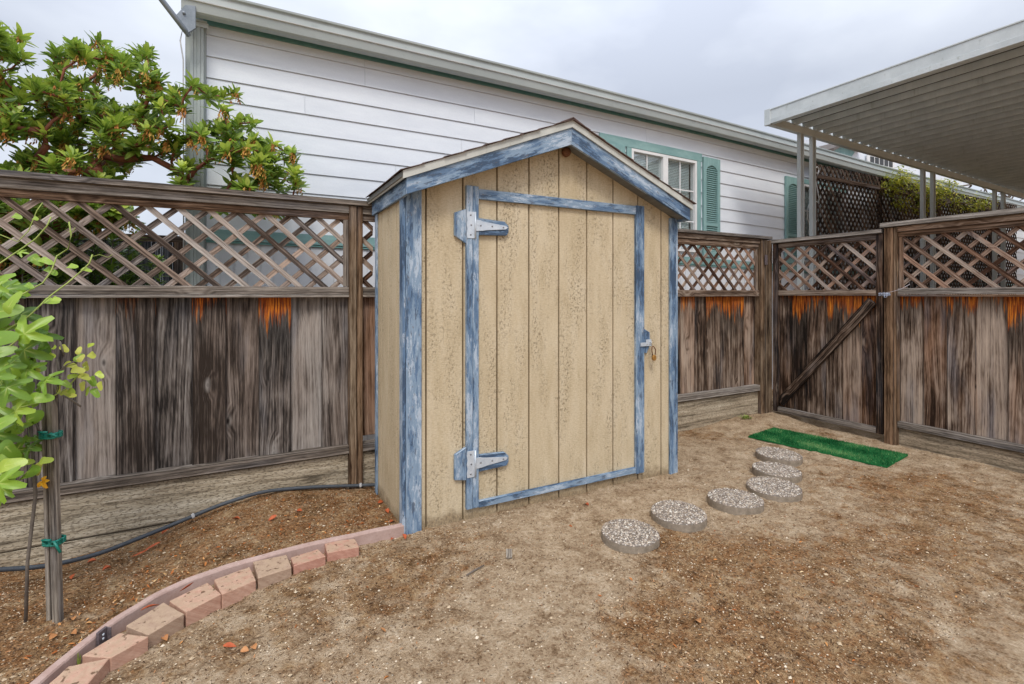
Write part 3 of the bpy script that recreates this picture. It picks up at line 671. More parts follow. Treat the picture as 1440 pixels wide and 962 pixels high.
side_wall(SX0, -1, 'side_wall'); side_wall(SX1, 1, 'side_wall')
mb = MB(); mb.box((SX0+.021, SY1-.015, -.03), (SX1-.021, SY1-.002, 2.2), IDF, 2)
mb.prism([(SX0+.03, SY1-.015, 2.2), (SX1-.03, SY1-.015, 2.2), (RX, SY1-.015, RZ-.06)], (0, .012, 0)); mb.build('back_wall', 'tan_siding', shed)
# corner trims
def trim(name, lo, hi, parent, ax=2, c=None, bev=.003):
    mb = MB(); mb.box(lo, hi, IDF, ax, c); return mb.build(name, 'blue_paint', parent, bev)
trim('corner_trim', (SX0-.014, SY0-.006, -.02), (SX0+.006, SY0+.068, zroof(SX0)-.06), shed, 2, (.65, .5, 0))
trim('corner_trim', (SX0+.0075, SY0-.010, -.015), (SX0+.108, SY0+.0115, 2.16), shed, 2, (.75, .5, 0))
trim('corner_trim', (SX1-.078, SY0-.010, -.03), (SX1-.008, SY0+.0115, 2.14), shed, 2, (.5, .5, 0))
trim('corner_trim', (SX1-.0065, SY0-.006, -.03), (SX1+.014, SY0+.068, 2.14), shed, 2, (.7, .5, 0))
trim('corner_trim', (SX0-.014, SY1-.05, -.03), (SX0-.001, SY1+.004, 2.14), shed, 2, (.7, .5, 0))
# fascia: rake boards front, eave boards at the sides
FY = 2.925
for sg, xe in ((-1, SX0-.026), (1, SX1+.022)):
    mb = MB(); top = lambda x: zroof(x)-.004; hh = .118
    xa = RX
    P = [(xa, FY, top(xa)), (xe, FY, top(xe)), (xe, FY, top(xe)-.108), (xa, FY, top(xa)-hh-.012)]
    al = Vector((xe-xa, 0, top(xe)-top(xa))).normalized(); ac = Vector((-al.z, 0, al.x))
    mb.prism(P, (0, .022, 0), (.42 if sg < 0 else .35, .5, 0), None, (ac, al)); mb.build('rake_board', 'blue_paint', shed, .002)
    # soffit under the rake overhang
    mb = MB(); P = [(xa, FY+.0225, top(xa)-.10), (xe-sg*.012, FY+.0225, top(xe)-.088), (xe-sg*.012, SY0+.012, top(xe)-.088), (xa, SY0+.012, top(xa)-.10)]
    mb.prism(P, (0, 0, .012)); mb.build('soffit', 'soffit_grey', shed)
    x0_, x1_ = sorted((xe, xe-sg*.02))
    trim('eave_board', (x0_, FY+.0225, zroof(xe)-.112), (x1_, 3.85, zroof(xe)-.004), shed, 1, (.5, .5, 0))
    # drip edge
    mb = MB(); xd = xe+sg*.022
    P = [(xa, FY-.012, zroof(xa)-.012), (xd, FY-.012, zroof(xd)-.012), (xd, FY-.012, zroof(xd)+.036), (xa, FY-.012, zroof(xa)+.036)]
    mb.prism(P, (0, .010, 0)); mb.box((min(xd, xd-sg*.008), FY-.0015, zroof(xd)-.012), (max(xd, xd-sg*.008), 3.88, zroof(xd)+.034), IDF, 1); mb.build('drip_edge', 'drip_edge', shed)
# roof deck and shingles
for sg, xe in ((-1, SX0-.056), (1, SX1+.052)):
    mb = MB(); up = Vector((-sg*SL*-1, 0, 1)).normalized()
    P = [(RX, FY, zroof(RX)+.002), (xe, FY, zroof(xe)+.002), (xe, 3.875, zroof(xe)+.002), (RX, 3.875, zroof(RX)+.002)]
    mb.prism(P, (0, 0, .03)); mb.build('roof_deck', 'soffit_grey', shed)
    mb = MB(); n_ = 9; L = abs(xe-RX)
    for k in range(n_):
        xa = RX+sg*L*(k)/n_; xb = RX+sg*(L*(k+1)/n_+.012)
        y = 2.900
        while y < 3.88:
            y1 = min(3.885, y+random.choice((.22, .3, .33))); j = random.uniform(-.004, .004); e_ = 0 if y > 2.9 else random.uniform(-.006, .006)
            P = [(xa, y+e_, zroof(xa)+.036), (xb, y+e_, zroof(xb)+.042+j*.5), (xb, y1-.004, zroof(xb)+.042+j*.5), (xa, y1-.004, zroof(xa)+.036)]
            mb.prism(P, (0, 0, .004), None, None, (Vector((0, 1, 0)), Vector((1, 0, 0)))); y = y1
    mb.build('shingles', 'shingle', shed)
mb = MB(); mb.prism([(RX-.10, 2.902, zroof(RX-.10)+.050), (RX, 2.902, RZ+.056), (RX+.10, 2.902, zroof(RX+.1)+.050), (RX+.10, 2.902, zroof(RX+.1)+.044), (RX, 2.902, RZ+.049), (RX-.10, 2.902, zroof(RX-.1)+.044)], (0, .99, 0)); mb.build('ridge_cap', 'shingle', shed)
# small round rusty knob under the peak
mb = MB(); kc = Vector((2.075, 3.045, 2.545)); mb.tube([kc+Vector((0, .02, 0)), kc, kc-Vector((0, .02, 0)), kc-Vector((0, .032, 0))], [.022, .036, .034, .016], 14); mb.build('gable_vent', 'rust', shed)
# jamb board on the hinge side
trim('door_jamb', (1.284, SY0-.016, .075), (1.3285, SY0+.0115, 2.222), shed, 2, (.62, .5, 0))
door = None
def sub(mb, name, mat, parent, bevel=0): return mb.build(name, mat, parent, bevel)
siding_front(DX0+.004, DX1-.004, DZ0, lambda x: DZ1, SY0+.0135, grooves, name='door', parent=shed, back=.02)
door = bpy.data.objects['door']
trim('door_trim', (1.3305, SY0-.014, .075), (1.374, SY0+.013, 2.222), door, 2, (.7, .5, 0))
trim('door_trim', (2.752, SY0-.014, .062), (2.838, SY0+.013, 2.212), door, 2, (.4, .5, 0))
mb = MB(); mb.box((1.3755, SY0-.012, 2.138), (2.7505, SY0+.013, 2.206), IDF, 0, (.62, .5, 0)); mb.build('door_trim', 'blue_paint', door, .003)
mb = MB(); mb.box((1.3755, SY0-.012, .070), (2.7505, SY0+.013, .116), IDF, 0, (.6, .5, 0)); mb.build('door_trim', 'blue_paint', door, .003)
for z in (1.960, .375):
    mb = MB()
    mb.prism([(1.202, SY0-.012, z+.075), (1.283, SY0-.012, z+.105), (1.283, SY0-.012, z-.125), (1.202, SY0-.012, z-.075)] if z > 1 else [(1.202, SY0-.012, z+.075), (1.283, SY0-.012, z+.115), (1.283, SY0-.012, z-.105), (1.202, SY0-.012, z-.09)], (0, .0235, 0), (.6, .5, 0))
    mb.build('hinge_block', 'blue_paint', shed, .003)
    mb = MB(); zz = z-.005
    mb.prism([(1.3755, SY0-.013, zz+.055), (1.57, SY0-.013, zz+.045), (1.60, SY0-.013, zz+.015), (1.60, SY0-.013, zz-.025), (1.585, SY0-.013, zz-.05), (1.3755, SY0-.013, zz-.058)], (0, .026, 0), (.3, .5, 0), None, (Vector((0, 0, 1)), Vector((1, 0, 0))))
    mb.build('strap_block', 'blue_paint', door, .003)
    hg = MB(); yh = SY0-.0195
    hg.prism([(1.288, yh, z+.088), (1.345, yh, z+.088), (1.345, yh, z-.088), (1.288, yh, z-.088), (1.284, yh, z-.06), (1.290, yh, z-.03), (1.284, yh, z), (1.290, yh, z+.03), (1.284, yh, z+.06)], (0, .003, 0))
    hg.prism([(1.348, yh, z+.036), (1.385, yh, z+.036), (1.40, yh, z+.03), (1.43, yh, z+.026), (1.575, yh, z+.010), (1.59, yh, z), (1.575, yh, z-.014), (1.43, yh, z-.028), (1.40, yh, z-.034), (1.348, yh, z-.038)], (0, .003, 0))
    hinge = hg.build('hinge', 'galvanized', shed, .0006)
    hp = MB(); hp.tube([(1.345, yh-.002, z-.088), (1.345, yh-.002, z+.088)], .006, 8); hp.build('hinge_pin', 'galvanized', hinge)
    for (sx_, sz_) in ((1.312, .065), (1.316, 0), (1.312, -.065), (1.385, 0), (1.47, 0), (1.555, -.002)):
        sc_ = MB(); sc_.tube([(sx_, yh+.001, z+sz_), (sx_, yh-.003, z+sz_)], [.0065, .005], 8); sc_.build('screw', 'screw', hinge)
# hasp
mb = MB(); mb.prism([(2.8395, SY0-.010, 1.222), (2.90, SY0-.010, 1.19), (2.905, SY0-.010, 1.09), (2.865, SY0-.010, 1.02), (2.8395, SY0-.010, 1.03)], (0, .0215, 0), (.3, .5, 0)); mb.build('hasp_block', 'blue_paint', shed, .003)
mb = MB(); yh = SY0-.022
mb.box((2.79, yh, 1.082), (2.90, yh+.004, 1.112), IDF, 0); mb.box((2.845, yh-.003, 1.095), (2.902, yh, 1.135), IDF, 0)
mb.tube([(2.885, yh+.004, 1.088), (2.888, yh-.018, 1.085), (2.888, yh-.018, 1.115), (2.885, yh+.004, 1.118)], .004, 6)
mb.build('hasp', 'galvanized', shed, .0006)
pad = thing('padlock', (2.892, SY0-.05, 1.0), 'small rusty brass padlock hanging open on the shed door hasp', 'padlock')
mb = MB(); pb = Vector((2.895, SY0-.045, .985))
cs = []
for k in range(14):
    an = 2*math.pi*k/14; cs.append((pb.x+.020*math.cos(an)+.006, pb.y, pb.z+.004+.024*math.sin(an)))
mb.prism(cs, (0, -.018, 0)); mb.build('lock_body', 'rusty_brass', pad, .002)
mb = MB(); mb.tube([(2.885, pb.y-.009, 1.01)]+[(2.9+.02*math.cos(t_), pb.y-.009+.01*math.sin(t_), 1.045+.035*math.sin(t_)) for t_ in [math.pi-.3-i*(math.pi-.4)/8 for i in range(9)]]+[(2.917, pb.y-.006, 1.012)], .0042, 7); mb.build('shackle', 'rust', pad)

# ================================================================ NEIGHBOUR HOUSE
HYW = 5.0; HX0, HX1 = -.30, 34.0
house = thing('neighbour_house', (6, 7, 0), 'long white lap sided house with teal shutters and grey gutter behind the fence', 'house')
LP = .1835; ztop_h = 3.88
mb = MB(); k = 0
openings = []
def lap(mb, x0, x1, z0, z1):
    """one lap board: lower edge stands out over a shadow gap"""
    y = HYW; u0 = random.random()*9
    A = [(x0, y-.012, z0+.007), (x1, y-.012, z0+.007), (x1, y-.001, z1), (x0, y-.001, z1)]
    mb.face(A, [(p[0]+u0, p[2]+u0) for p in A], (random.random(), 0, 0))
    B = [(x0, y+.004, z0+.007), (x1, y+.004, z0+.007), (x1, y-.012, z0+.007), (x0, y-.012, z0+.007)]; mb.face(B, [(p[0], p[1]) for p in B])
    D = [(x0, y+.004, z0-.001), (x1, y+.004, z0-.001), (x1, y+.004, z0+.007), (x0, y+.004, z0+.007)]; mb.face(D, [(p[0], p[1]) for p in D])
    for xx, f_ in ((x0, 1), (x1, -1)):
        E_ = [(xx, y+.004, z0+.007), (xx, y-.012, z0+.007), (xx, y-.001, z1), (xx, y+.004, z1)]; mb.face(E_[::f_], [(p[1], p[2]) for p in E_])
SH = 3.722      # height of a lap line
WINS = [(4.42, 5.62), (8.10, 9.3)]
rows = []
zz = SH-LP*8
while zz < 3.9: rows.append((zz, min(zz+LP, 3.9))); zz += LP
rnd = random.Random(3)
for i, (z0, z1) in enumerate(rows):
    cuts = [HX0]; x = HX0+rnd.uniform(.6, 3.4)
    if i == len(rows)-2: cuts = [HX0, 1.03]; x = 1.03+3.66
    if i == len(rows)-3: cuts = [HX0, 2.204]; x = 2.204+3.66
    if z0 < SH-LP*9: pass
    while x < HX1: cuts.append(x); x += 3.66
    cuts.append(HX1)
    for a_, b_ in zip(cuts, cuts[1:]):
        segs = [(a_+.0012, b_-.0012)]
        if z0 < 3.49 and z1 > 2.1:
            for wa, wb in WINS:
                if z0 > 3.42: continue
                ns = []
                for p, q_ in segs:
                    if q_ <= wa or p >= wb: ns.append((p, q_))
                    else:
                        if p < wa: ns.append((p, wa))
                        if q_ > wb: ns.append((wb, q_))
                segs = ns
        for p, q_ in segs: lap(mb, p, q_, z0, z1)
mb.build('siding', 'white_siding', house)
mb = MB()
# sheathing behind, with real openings
for a_, b_ in ((HX0, 4.42), (5.62, 8.1), (9.3, HX1)): mb.box((a_, HYW+.005, .0), (b_, HYW+.09, 3.9), IDF, 0)
for wa, wb in WINS: mb.box((wa, HYW+.005, .0), (wb, HYW+.09, 2.13), IDF, 0); mb.box((wa, HYW+.005, 3.42), (wb, HYW+.09, 3.9), IDF, 0)
mb.box((HX0, 9.0, 0), (HX1, 9.09, 3.9), IDF, 0); mb.box((HX0, HYW+.095, 0), (HX0+.09, 8.99, 3.9), IDF, 1)
mb.build('wall', 'skirting', house)
mb = MB()   # grooved skirting below the belly band
x = HX0
while x < 14:
    mb.box((x+.003, HYW-.004, -.1), (x+.100, HYW+.003, 1.965), IDF, 2); x += .104
mb.build('skirting_panel', 'skirting', house)
mb = MB(); mb.box((HX0, HYW-.03, 1.965), (HX1, HYW-.0125, 2.06), IDF, 0); mb.build('belly_band', 'teal_paint', house)
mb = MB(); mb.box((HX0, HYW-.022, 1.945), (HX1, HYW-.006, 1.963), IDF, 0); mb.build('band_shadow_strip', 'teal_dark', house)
# roof, gutter, frieze
mb = MB(); mb.box((HX0-.02, HYW-.022, 3.805), (HX1, HYW-.0125, 3.90), IDF, 0); mb.build('frieze_board', 'teal_dark', house)
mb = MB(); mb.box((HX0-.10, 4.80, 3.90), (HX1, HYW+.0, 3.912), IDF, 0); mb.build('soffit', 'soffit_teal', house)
def extr_x(prof, x0, x1, name, mat, parent):
    mb = MB(); L = 0
    pts = prof
    for i in range(len(pts)-1):
        (ya, za), (yb_, zb_) = pts[i], pts[i+1]; l = math.hypot(yb_-ya, zb_-za)
        n_ = max(1, int((x1-x0)/4))
        mb.face([(x0, ya, za), (x1, ya, za), (x1, yb_, zb_), (x0, yb_, zb_)], [(L, x0), (L, x1), (L+l, x1), (L+l, x0)]); L += l
    mb.face([(x0, p[0], p[1]) for p in pts[::-1]], [(p[0], p[1]) for p in pts[::-1]])
    return mb.build(name, mat, parent)
GB = 3.792
extr_x([(4.87, GB+.015), (4.865, GB), (4.80, GB), (4.785, GB+.012), (4.770, GB+.075), (4.772, GB+.082)], HX0-.16, HX1, 'gutter', 'gutter_metal', house)
extr_x([(4.772, GB+.082), (4.758, GB+.086), (4.756, GB+.094), (4.766, GB+.096)], HX0-.16, HX1, 'gutter_bead', 'gutter_lip', house)
extr_x([(4.766, GB+.096), (4.768, GB+.155), (4.750, GB+.165), (4.748, GB+.182), (4.80, GB+.184)], HX0-.16, HX1, 'gutter_rim', 'gutter_metal', house)
mb = MB(); mb.box((HX0-.12, 4.871, GB+.02), (HX1, 4.885, GB+.15), IDF, 0); mb.build('fascia_board', 'teal_dark', house)
mb = MB(); mb.prism([(HX0-.14, 4.81, GB+.186), (HX0-.14, 7.05, GB+.74), (HX0-.14, 7.05, GB+.76), (HX0-.14, 4.81, GB+.206)], (HX1-HX0+.14, 0, 0), None, None, (Vector((1, 0, 0)), Vector((0, 1, 0))))
mb.prism([(HX0-.14, 9.3, GB+.186), (HX0-.14, 7.05, GB+.74), (HX0-.14, 7.05, GB+.76), (HX0-.14, 9.3, GB+.206)], (HX1-HX0+.14, 0, 0), None, None, (Vector((1, 0, 0)), Vector((0, 1, 0))))
mb.build('roof', 'shingle', house)
mb = MB(); mb.prism([(HX0, 5.09, 3.88), (HX0, 8.99, 3.88), (HX0, 7.05, GB+.72)], (.08, 0, 0)); mb.build('gable_end', 'white_siding', house)
# corner trim + downspout
mb = MB(); mb.box((HX0-.15, HYW-.02, -.1), (HX0-.001, HYW+.06, 3.86), IDF, 2); mb.build('corner_post', 'gutter_metal', house)
mb = MB()
for k in range(4): mb.box((HX0-.11+k*.024, HYW-.078+(.004 if k % 2 else 0), -.1), (HX0-.0875+k*.024, HYW-.014, 3.79), IDF, 2, (.5, .5, 0))
ds = mb.build('downspout', 'gutter_metal', house)
mb = MB(); mb.box((HX0-.16, HYW-.083, 3.745), (HX0+.02, HYW-.0785, 3.785), IDF, 0); mb.box((HX0-.14, HYW-.09, 3.787), (HX0+.01, HYW-.06, 3.80), IDF, 0); mb.build('strap', 'gutter_lip', ds)
# cables down the corner
mb = MB(); mb.tube([(HX0-.15, HYW-.06, 3.80), (HX0-.18, HYW-.07, 3.6), (HX0-.16, HYW-.06, 3.45), (HX0-.16, HYW-.03, 2.4), (HX0-.16, HYW-.03, .2)], .006, 6); mb.build('cable', 'clip_plastic', house)
# windows
def window(x0, x1, z0, z1, nm='window'):
    f = MB(); t_ = .035; yf = HYW-.03
    f.box((x0, yf, z0), (x0+t_, HYW+.06, z1), IDF, 2); f.box((x1-t_, yf, z0), (x1, HYW+.06, z1), IDF, 2)
    f.box((x0+t_, yf, z1-t_), (x1-t_, HYW+.06, z1), IDF, 0); f.box((x0+t_, yf, z0), (x1-t_, HYW+.06, z0+t_), IDF, 0)
    mx_ = (x0+x1)/2; f.box((mx_-.045, yf, z0+t_), (mx_+.045, HYW+.06, z1-t_), IDF, 2)
    wo = f.build(nm, 'window_white', house, .002)
    g = MB()
    for a_, b_ in ((x0+t_, mx_-.045), (mx_+.045, x1-t_)): g.box((a_, HYW+.012, z0+t_), (b_, HYW+.016, z1-t_), IDF, 2)
    g.build('pane', 'window_glass', wo)
    g = MB()
    for a_, b_ in ((x0+t_, mx_-.045), (mx_+.045, x1-t_)):
        c_ = (a_+b_)/2; g.box((c_-.008, HYW+.002, z0+t_), (c_+.008, HYW+.010, z1-t_), IDF, 2)
        for q_ in (1/3, 2/3):
            zc = z0+(z1-z0)*q_; g.box((a_, HYW+.0035, zc-.008), (b_, HYW+.0085, zc+.008), IDF, 0)
    g.build('grille', 'window_white', wo)
    g = MB(); zc = z0+.05
    while zc < z1-.05:
        P = [Vector((x0+.04, HYW+.030, zc)), Vector((x1-.09, HYW+.030, zc)), Vector((x1-.09, HYW+.042, zc+.021)), Vector((x0+.04, HYW+.042, zc+.021))]
        g.prism(P, (0, 0, .0016)); zc += .022
    g.build('blind', 'blind_slat', wo)
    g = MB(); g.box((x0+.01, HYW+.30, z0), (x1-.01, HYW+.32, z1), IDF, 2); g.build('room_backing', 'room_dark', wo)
    return wo
window(4.42, 5.62, 2.13, 3.42); window(8.10, 9.3, 2.13, 3.42)
def trimw(lo, hi): mb = MB(); mb.box(lo, hi, IDF, None); mb.build('window_trim', 'teal_paint', house, .002)
trimw((3.90, HYW-.034, 3.424), (5.72, HYW-.0125, 3.537)); trimw((5.622, HYW-.034, 2.10), (5.70, HYW-.0125, 3.422)); trimw((4.34, HYW-.034, 2.10), (4.418, HYW-.0125, 3.422))
trimw((8.03, HYW-.034, 3.424), (9.4, HYW-.0125, 3.50)); trimw((8.03, HYW-.034, 2.10), (8.098, HYW-.0125, 3.422))
def shutter(x0, x1, z0, z1):
    root = MB(); yb = HYW-.014; yf = HYW-.046; st = .055
    root.box((x0, yf, z0), (x0+st, yb, z1), IDF, 2); root.box((x1-st, yf, z0), (x1, yb, z1), IDF, 2)
    root.box((x0+st, yf, z0), (x1-st, yb, z0+.08), IDF, 0); zm = z0+(z1-z0)*.33
    root.box((x0+st, yf, zm-.025), (x1-st, yb, zm+.025), IDF, 0)
    # arched head
    cx_ = (x0+x1)/2; hw = (x1-x0)/2-st; N = 10; zt = z1-.10
    arc = [(cx_-hw+2*hw*i/N, yf, zt-.075+.07*math.sin(math.pi*i/N)**.7) for i in range(N+1)]
    for i in range(N):
        a_, b_ = arc[i], arc[i+1]; root.prism([a_, b_, (b_[0], yf, z1), (a_[0], yf, z1)], (0, .032, 0), (.5, .5, 0))
    sh = root.build('shutter', 'teal_paint', house)
    lv = MB(); z = z0+.085
    while z < z1-.10:
        if abs(z-zm+.005) > .03:
            P = [Vector((x0+st, yf+.006, z)), Vector((x1-st, yf+.006, z)), Vector((x1-st, yb-.004, z+.022)), Vector((x0+st, yb-.004, z+.022))]; lv.prism(P, (0, .002, .004), (.5, .5, 0))
        z += .030
    lv.build('louvres', 'teal_paint', sh)
    bk = MB(); bk.box((x0+st, yb-.003, z0+.08), (x1-st, yb, z1-.11), IDF, 2); bk.build('shutter_backing', 'teal_dark', sh)
shutter(5.74, 6.08, 2.08, 3.50); shutter(7.624, 8.02, 2.08, 3.48); shutter(3.95, 4.30, 2.08, 3.42)
# the long house is a little crooked: its eaves and siding sink gently towards the far end
def sink(x): return 0 if x < 1.5 else (.0022*(x-1.5)**2 if x < 10 else .0022*8.5**2+.0374*(x-10)*.4)
for o_ in [q_ for q_ in bpy.data.objects if q_.type == 'MESH' and (q_.parent == house or (q_.parent and q_.parent.parent == house))]:
    bm = bmesh.new(); bm.from_mesh(o_.data); xs_ = [v_.co.x for v_ in bm.verts]
    if max(xs_)-min(xs_) > 1.5:
        for cx_ in (2.5, 3.5, 4.5, 5.5, 6.5, 7.5, 8.5, 9.5, 10.5):
            if min(xs_) < cx_ < max(xs_): bmesh.ops.bisect_plane(bm, geom=bm.verts[:]+bm.edges[:]+bm.faces[:], plane_co=(cx_, 0, 0), plane_no=(1, 0, 0))
    for v_ in bm.verts:
        if v_.co.z > .5: v_.co.z -= sink(v_.co.x)
    bm.to_mesh(o_.data); bm.free()
# dish arm on the corner
da = thing('dish_mast', (-.42, 4.78, 3.7), 'grey antenna mast leaning out from the gutter corner of the white house', 'antenna mast')
mb = MB(); mb.tube([(-.93, 4.62, 4.13), (-.62, 4.70, 3.845), (-.44, 4.76, 3.63), (-.41, 4.80, 3.60)], [.02, .021, .021, .018], 12); mb.build('arm', 'grey_pipe', da)
mb = MB(); mb.prism([(-.50, 4.77, 3.72), (-.43, 4.77, 3.83), (-.36, 4.77, 3.84), (-.36, 4.77, 3.66), (-.42, 4.77, 3.60), (-.47, 4.77, 3.64)], (0, .02, 0)); mb.tube([(-.44, 4.755, 3.76), (-.44, 4.80, 3.76)], .012, 8); mb.build('bracket', 'grey_pipe', da, .002)

# ================================================================ SECOND HOUSE FAR BEHIND
h2 = thing('far_house', (19, 9.5, 0), 'far house with teal gable and grid window above the long white roof', 'house')
Y2 = 9.0
def P2(px, py): return ony(px, py, Y2)
a0, a1 = P2(1183, 222), P2(1320, 250)
mb = MB(); mb.box((a0.x, Y2, 0), (a0.x+9, Y2+6, 6.7), IDF, 0); mb.build('wall', 'white_siding', h2)
gp_ = [P2(*q_) for q_ in ((1166, 215), (1181, 205), (1200, 214), (1192, 226), (1166, 226))]
mb = MB(); mb.prism([(p.x, Y2-.05, p.z) for p in gp_], (0, .045, 0)); mb.build('gable', 'teal_paint', h2)
g0, g1, g2 = P2(1158, 216), P2(1181, 203), P2(1206, 214)
mb = MB()
mb.prism([(g0.x, Y2-.3, g0.z), (g1.x, Y2-.3, g1.z), (g1.x, Y2-.3, g1.z+.1), (g0.x, Y2-.3, g0.z+.1)], (0, 4, 0)); mb.prism([(g1.x, Y2-.3, g1.z), (g2.x, Y2-.3, g2.z), (g2.x, Y2-.3, g2.z+.1), (g1.x, Y2-.3, g1.z+.1)], (0, 4, 0)); mb.build('roof', 'roof_far', h2)
wa, wb = P2(1216, 222), P2(1254, 240); wz0, wz1 = P2(1235, 246).z, P2(1235, 221).z
mb = MB(); mb.box((wa.x, Y2-.09, wz0), (wb.x, Y2-.052, wz1), IDF, 0); wo = mb.build('window', 'window_white', h2)
mb = MB(); n_ = 5; zm_ = (wz0+wz1)/2
for i in range(n_):
    x0_ = wa.x+.12+(wb.x-wa.x-.24)*i/n_; x1_ = x0_+(wb.x-wa.x-.24)/n_-.03; x0_ += .03
    mb.box((x0_, Y2-.10, wz0+.06), (x1_, Y2-.092, zm_-.02), IDF, 0); mb.box((x0_, Y2-.10, zm_+.02), (x1_, Y2-.092, wz1-.08), IDF, 0)
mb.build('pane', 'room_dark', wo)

# ================================================================ CARPORT
cp = thing('carport', (10, 1.5, 0), 'white metal carport with corrugated roof and paired posts beyond the right fence', 'carport')
CXE, CYE = 6.17, 4.28; SLX = -.024
def cz(x): return 3.775+SLX*(x-CXE)
mb = MB(); x = CXE+.02; per = .1235*2; YN = -4.0
prof = [(0, 0), (.014, -.0), (.030, .050), (.060, .072), (.205, .078), (.232, .074), (.236, 0)]; pmi = [1, 0, 0, 0, 2, 1, 1]  # rib shade and bright rib edge painted in through the material index
while x < 18:
    pp = [(x+a_*per/.247, cz(x+a_)+b_+.075) for a_, b_ in prof]+[(x+per, cz(x+per)+.075)]
    for i in range(len(pp)-1):
        (xa, za), (xb, zb_) = pp[i], pp[i+1]
        mb.face([(xa, CYE-.02, za), (xb, CYE-.02, zb_), (xb, YN, zb_), (xa, YN, za)], [(xa, CYE), (xb, CYE), (xb, YN), (xa, YN)], mi=pmi[i])
        mb.face([(xa, YN, za+.004), (xb, YN, zb_+.004), (xb, CYE-.02, zb_+.004), (xa, CYE-.02, za+.004)], [(xa, YN), (xb, YN), (xb, CYE), (xa, CYE)])
    x += per
mb.build('roof_panel', ['carport_pan', 'carport_fascia', 'carport_rib_shade'], cp)
def cbox(name, lo, hi, mat, slope=True, ax=None):
    mb = MB(); mb.box(lo, hi, IDF, ax)
    if slope: mb.v = [(p[0], p[1], p[2]+SLX*(p[0]-CXE)) for p in mb.v]
    return mb.build(name, mat, cp, .002)
cbox('side_fascia', (CXE-.012, YN, 3.775), (CXE+.0, CYE, 3.835), 'carport_fascia')
cbox('side_fascia', (CXE-.006, YN, 3.836), (CXE+.004, CYE, 3.955), 'carport_fascia')
cbox('side_fascia', (CXE-.014, YN, 3.956), (CXE+.03, CYE, 3.972), 'carport_fascia')
cbox('fascia_lip', (CXE+.0005, YN, 3.776), (CXE+.06, CYE-.05, 3.790), 'carport_fascia')
cbox('corner_cap', (CXE-.018, CYE-.055, 3.765), (CXE+.02, CYE+.03, 3.978), 'carport_fascia')
cbox('beam', (CXE+.0, CYE-.055, 3.765), (18, CYE-.005, 3.865), 'carport_paint', True, 0)
cbox('end_fascia', (CXE+.021, CYE+.0, 3.77), (18, CYE+.02, 3.97), 'carport_fascia', True, 0)
mb = MB(); x = CXE+.02+per-.012
for k in range(22):
    mb.tube([(x+k*per, CYE-.075, cz(x+k*per)+.095), (x+k*per, CYE-.06, cz(x+k*per)+.095)], [.010, .007], 7)
mb.build('fasteners', 'window_white', cp)
for px in (1125, 1142, 1297, 1311, 1398, 1410):
    p = ony(px, 240, CYE-.03); mb = MB(); hw = .033
    for s_ in (-1, 1): mb.box((p.x+s_*hw-.006, CYE-.065, -.05), (p.x+s_*hw+.006, CYE-.01, cz(p.x)-.011), IDF, 2)
    mb.box((p.x-hw+.0065, CYE-.045, -.05), (p.x+hw-.0065, CYE-.030, cz(p.x)-.011), IDF, 2); mb.build('post', 'carport_paint', cp, .002)
for x in (16.0,):
    for yy in (-3.5, .5):
        mb = MB(); mb.box((x, yy, 0), (x+.07, yy+.07, cz(x)+.07), IDF, 2); mb.build('post', 'carport_paint', cp)
cbox('middle_beam', (CXE+.02, -1.2, 3.74), (18, -1.13, 3.84), 'carport_paint', True, 0)
for x in (6.6, 10.5, 14.5):
    mb = MB(); mb.box((x, -1.195, -.02), (x+.07, -1.135, cz(x)-.037), IDF, 2); mb.build('post', 'carport_paint', cp)

# ================================================================ DARK LATTICE SCREEN
LY = 4.72
LF = (Vector((0, LY, 0)), Vector((1, 0, 0)), Vector((0, -1, 0)), Vector((0, 0, 1)))
scr = thing('lattice_screen', (12, LY, 0), 'tall dark brown lattice screen between the carport and the white house', 'lattice screen')
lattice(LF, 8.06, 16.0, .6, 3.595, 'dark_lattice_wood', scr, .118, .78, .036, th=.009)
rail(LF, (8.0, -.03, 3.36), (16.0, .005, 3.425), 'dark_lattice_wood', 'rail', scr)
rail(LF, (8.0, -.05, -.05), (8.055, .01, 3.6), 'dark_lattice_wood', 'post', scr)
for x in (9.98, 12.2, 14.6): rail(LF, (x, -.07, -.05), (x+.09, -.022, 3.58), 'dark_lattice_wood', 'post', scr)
mb = MB(); c0 = Vector((7.95, LY-.06, 3.0))
mb.tube([c0+Vector((.05*math.cos(t_), 0, .46+.05*math.sin(t_))) for t_ in [i*.5 for i in range(14)]]+[c0+Vector((-.04, 0, .3)), c0+Vector((.06, 0, 0))]+[c0+Vector((.01+.11*math.cos(t_), .01*t_, -.2+.17*math.sin(t_))) for t_ in [1+i*.5 for i in range(22)]], .007, 6)
T(mb, 'coiled_wire', 'clip_plastic', 'loop of pale wire hanging between the two nearest carport posts', 'wire')

# ================================================================ REED SCREEN at the far left
reedf = thing('reed_screen', (-1.5, 5.6, 0), 'dark grey reed screen with brown top rail behind the left lattice', 'screen fence')
mb = MB(); x = -5.0
while x < -.60:
    w_ = random.uniform(.008, .014); mb.box((x, 5.6+random.uniform(-.006, .006), 0), (x+w_-.002, 5.615, 1.985), IDF, 2); x += w_
mb.build('reeds', 'reed', reedf)
mb = MB(); mb.box((-5, 5.57, 1.99), (-.5, 5.66, 2.045), IDF, 0, (.5, 1, 0)); mb.build('top_rail', 'rust_rail_wood', reedf)
mb = MB(); mb.box((-.595, 5.57, 0), (-.50, 5.66, 1.988), IDF, 2, (.5, 1, 0)); mb.build('post', 'rust_rail_wood', reedf)

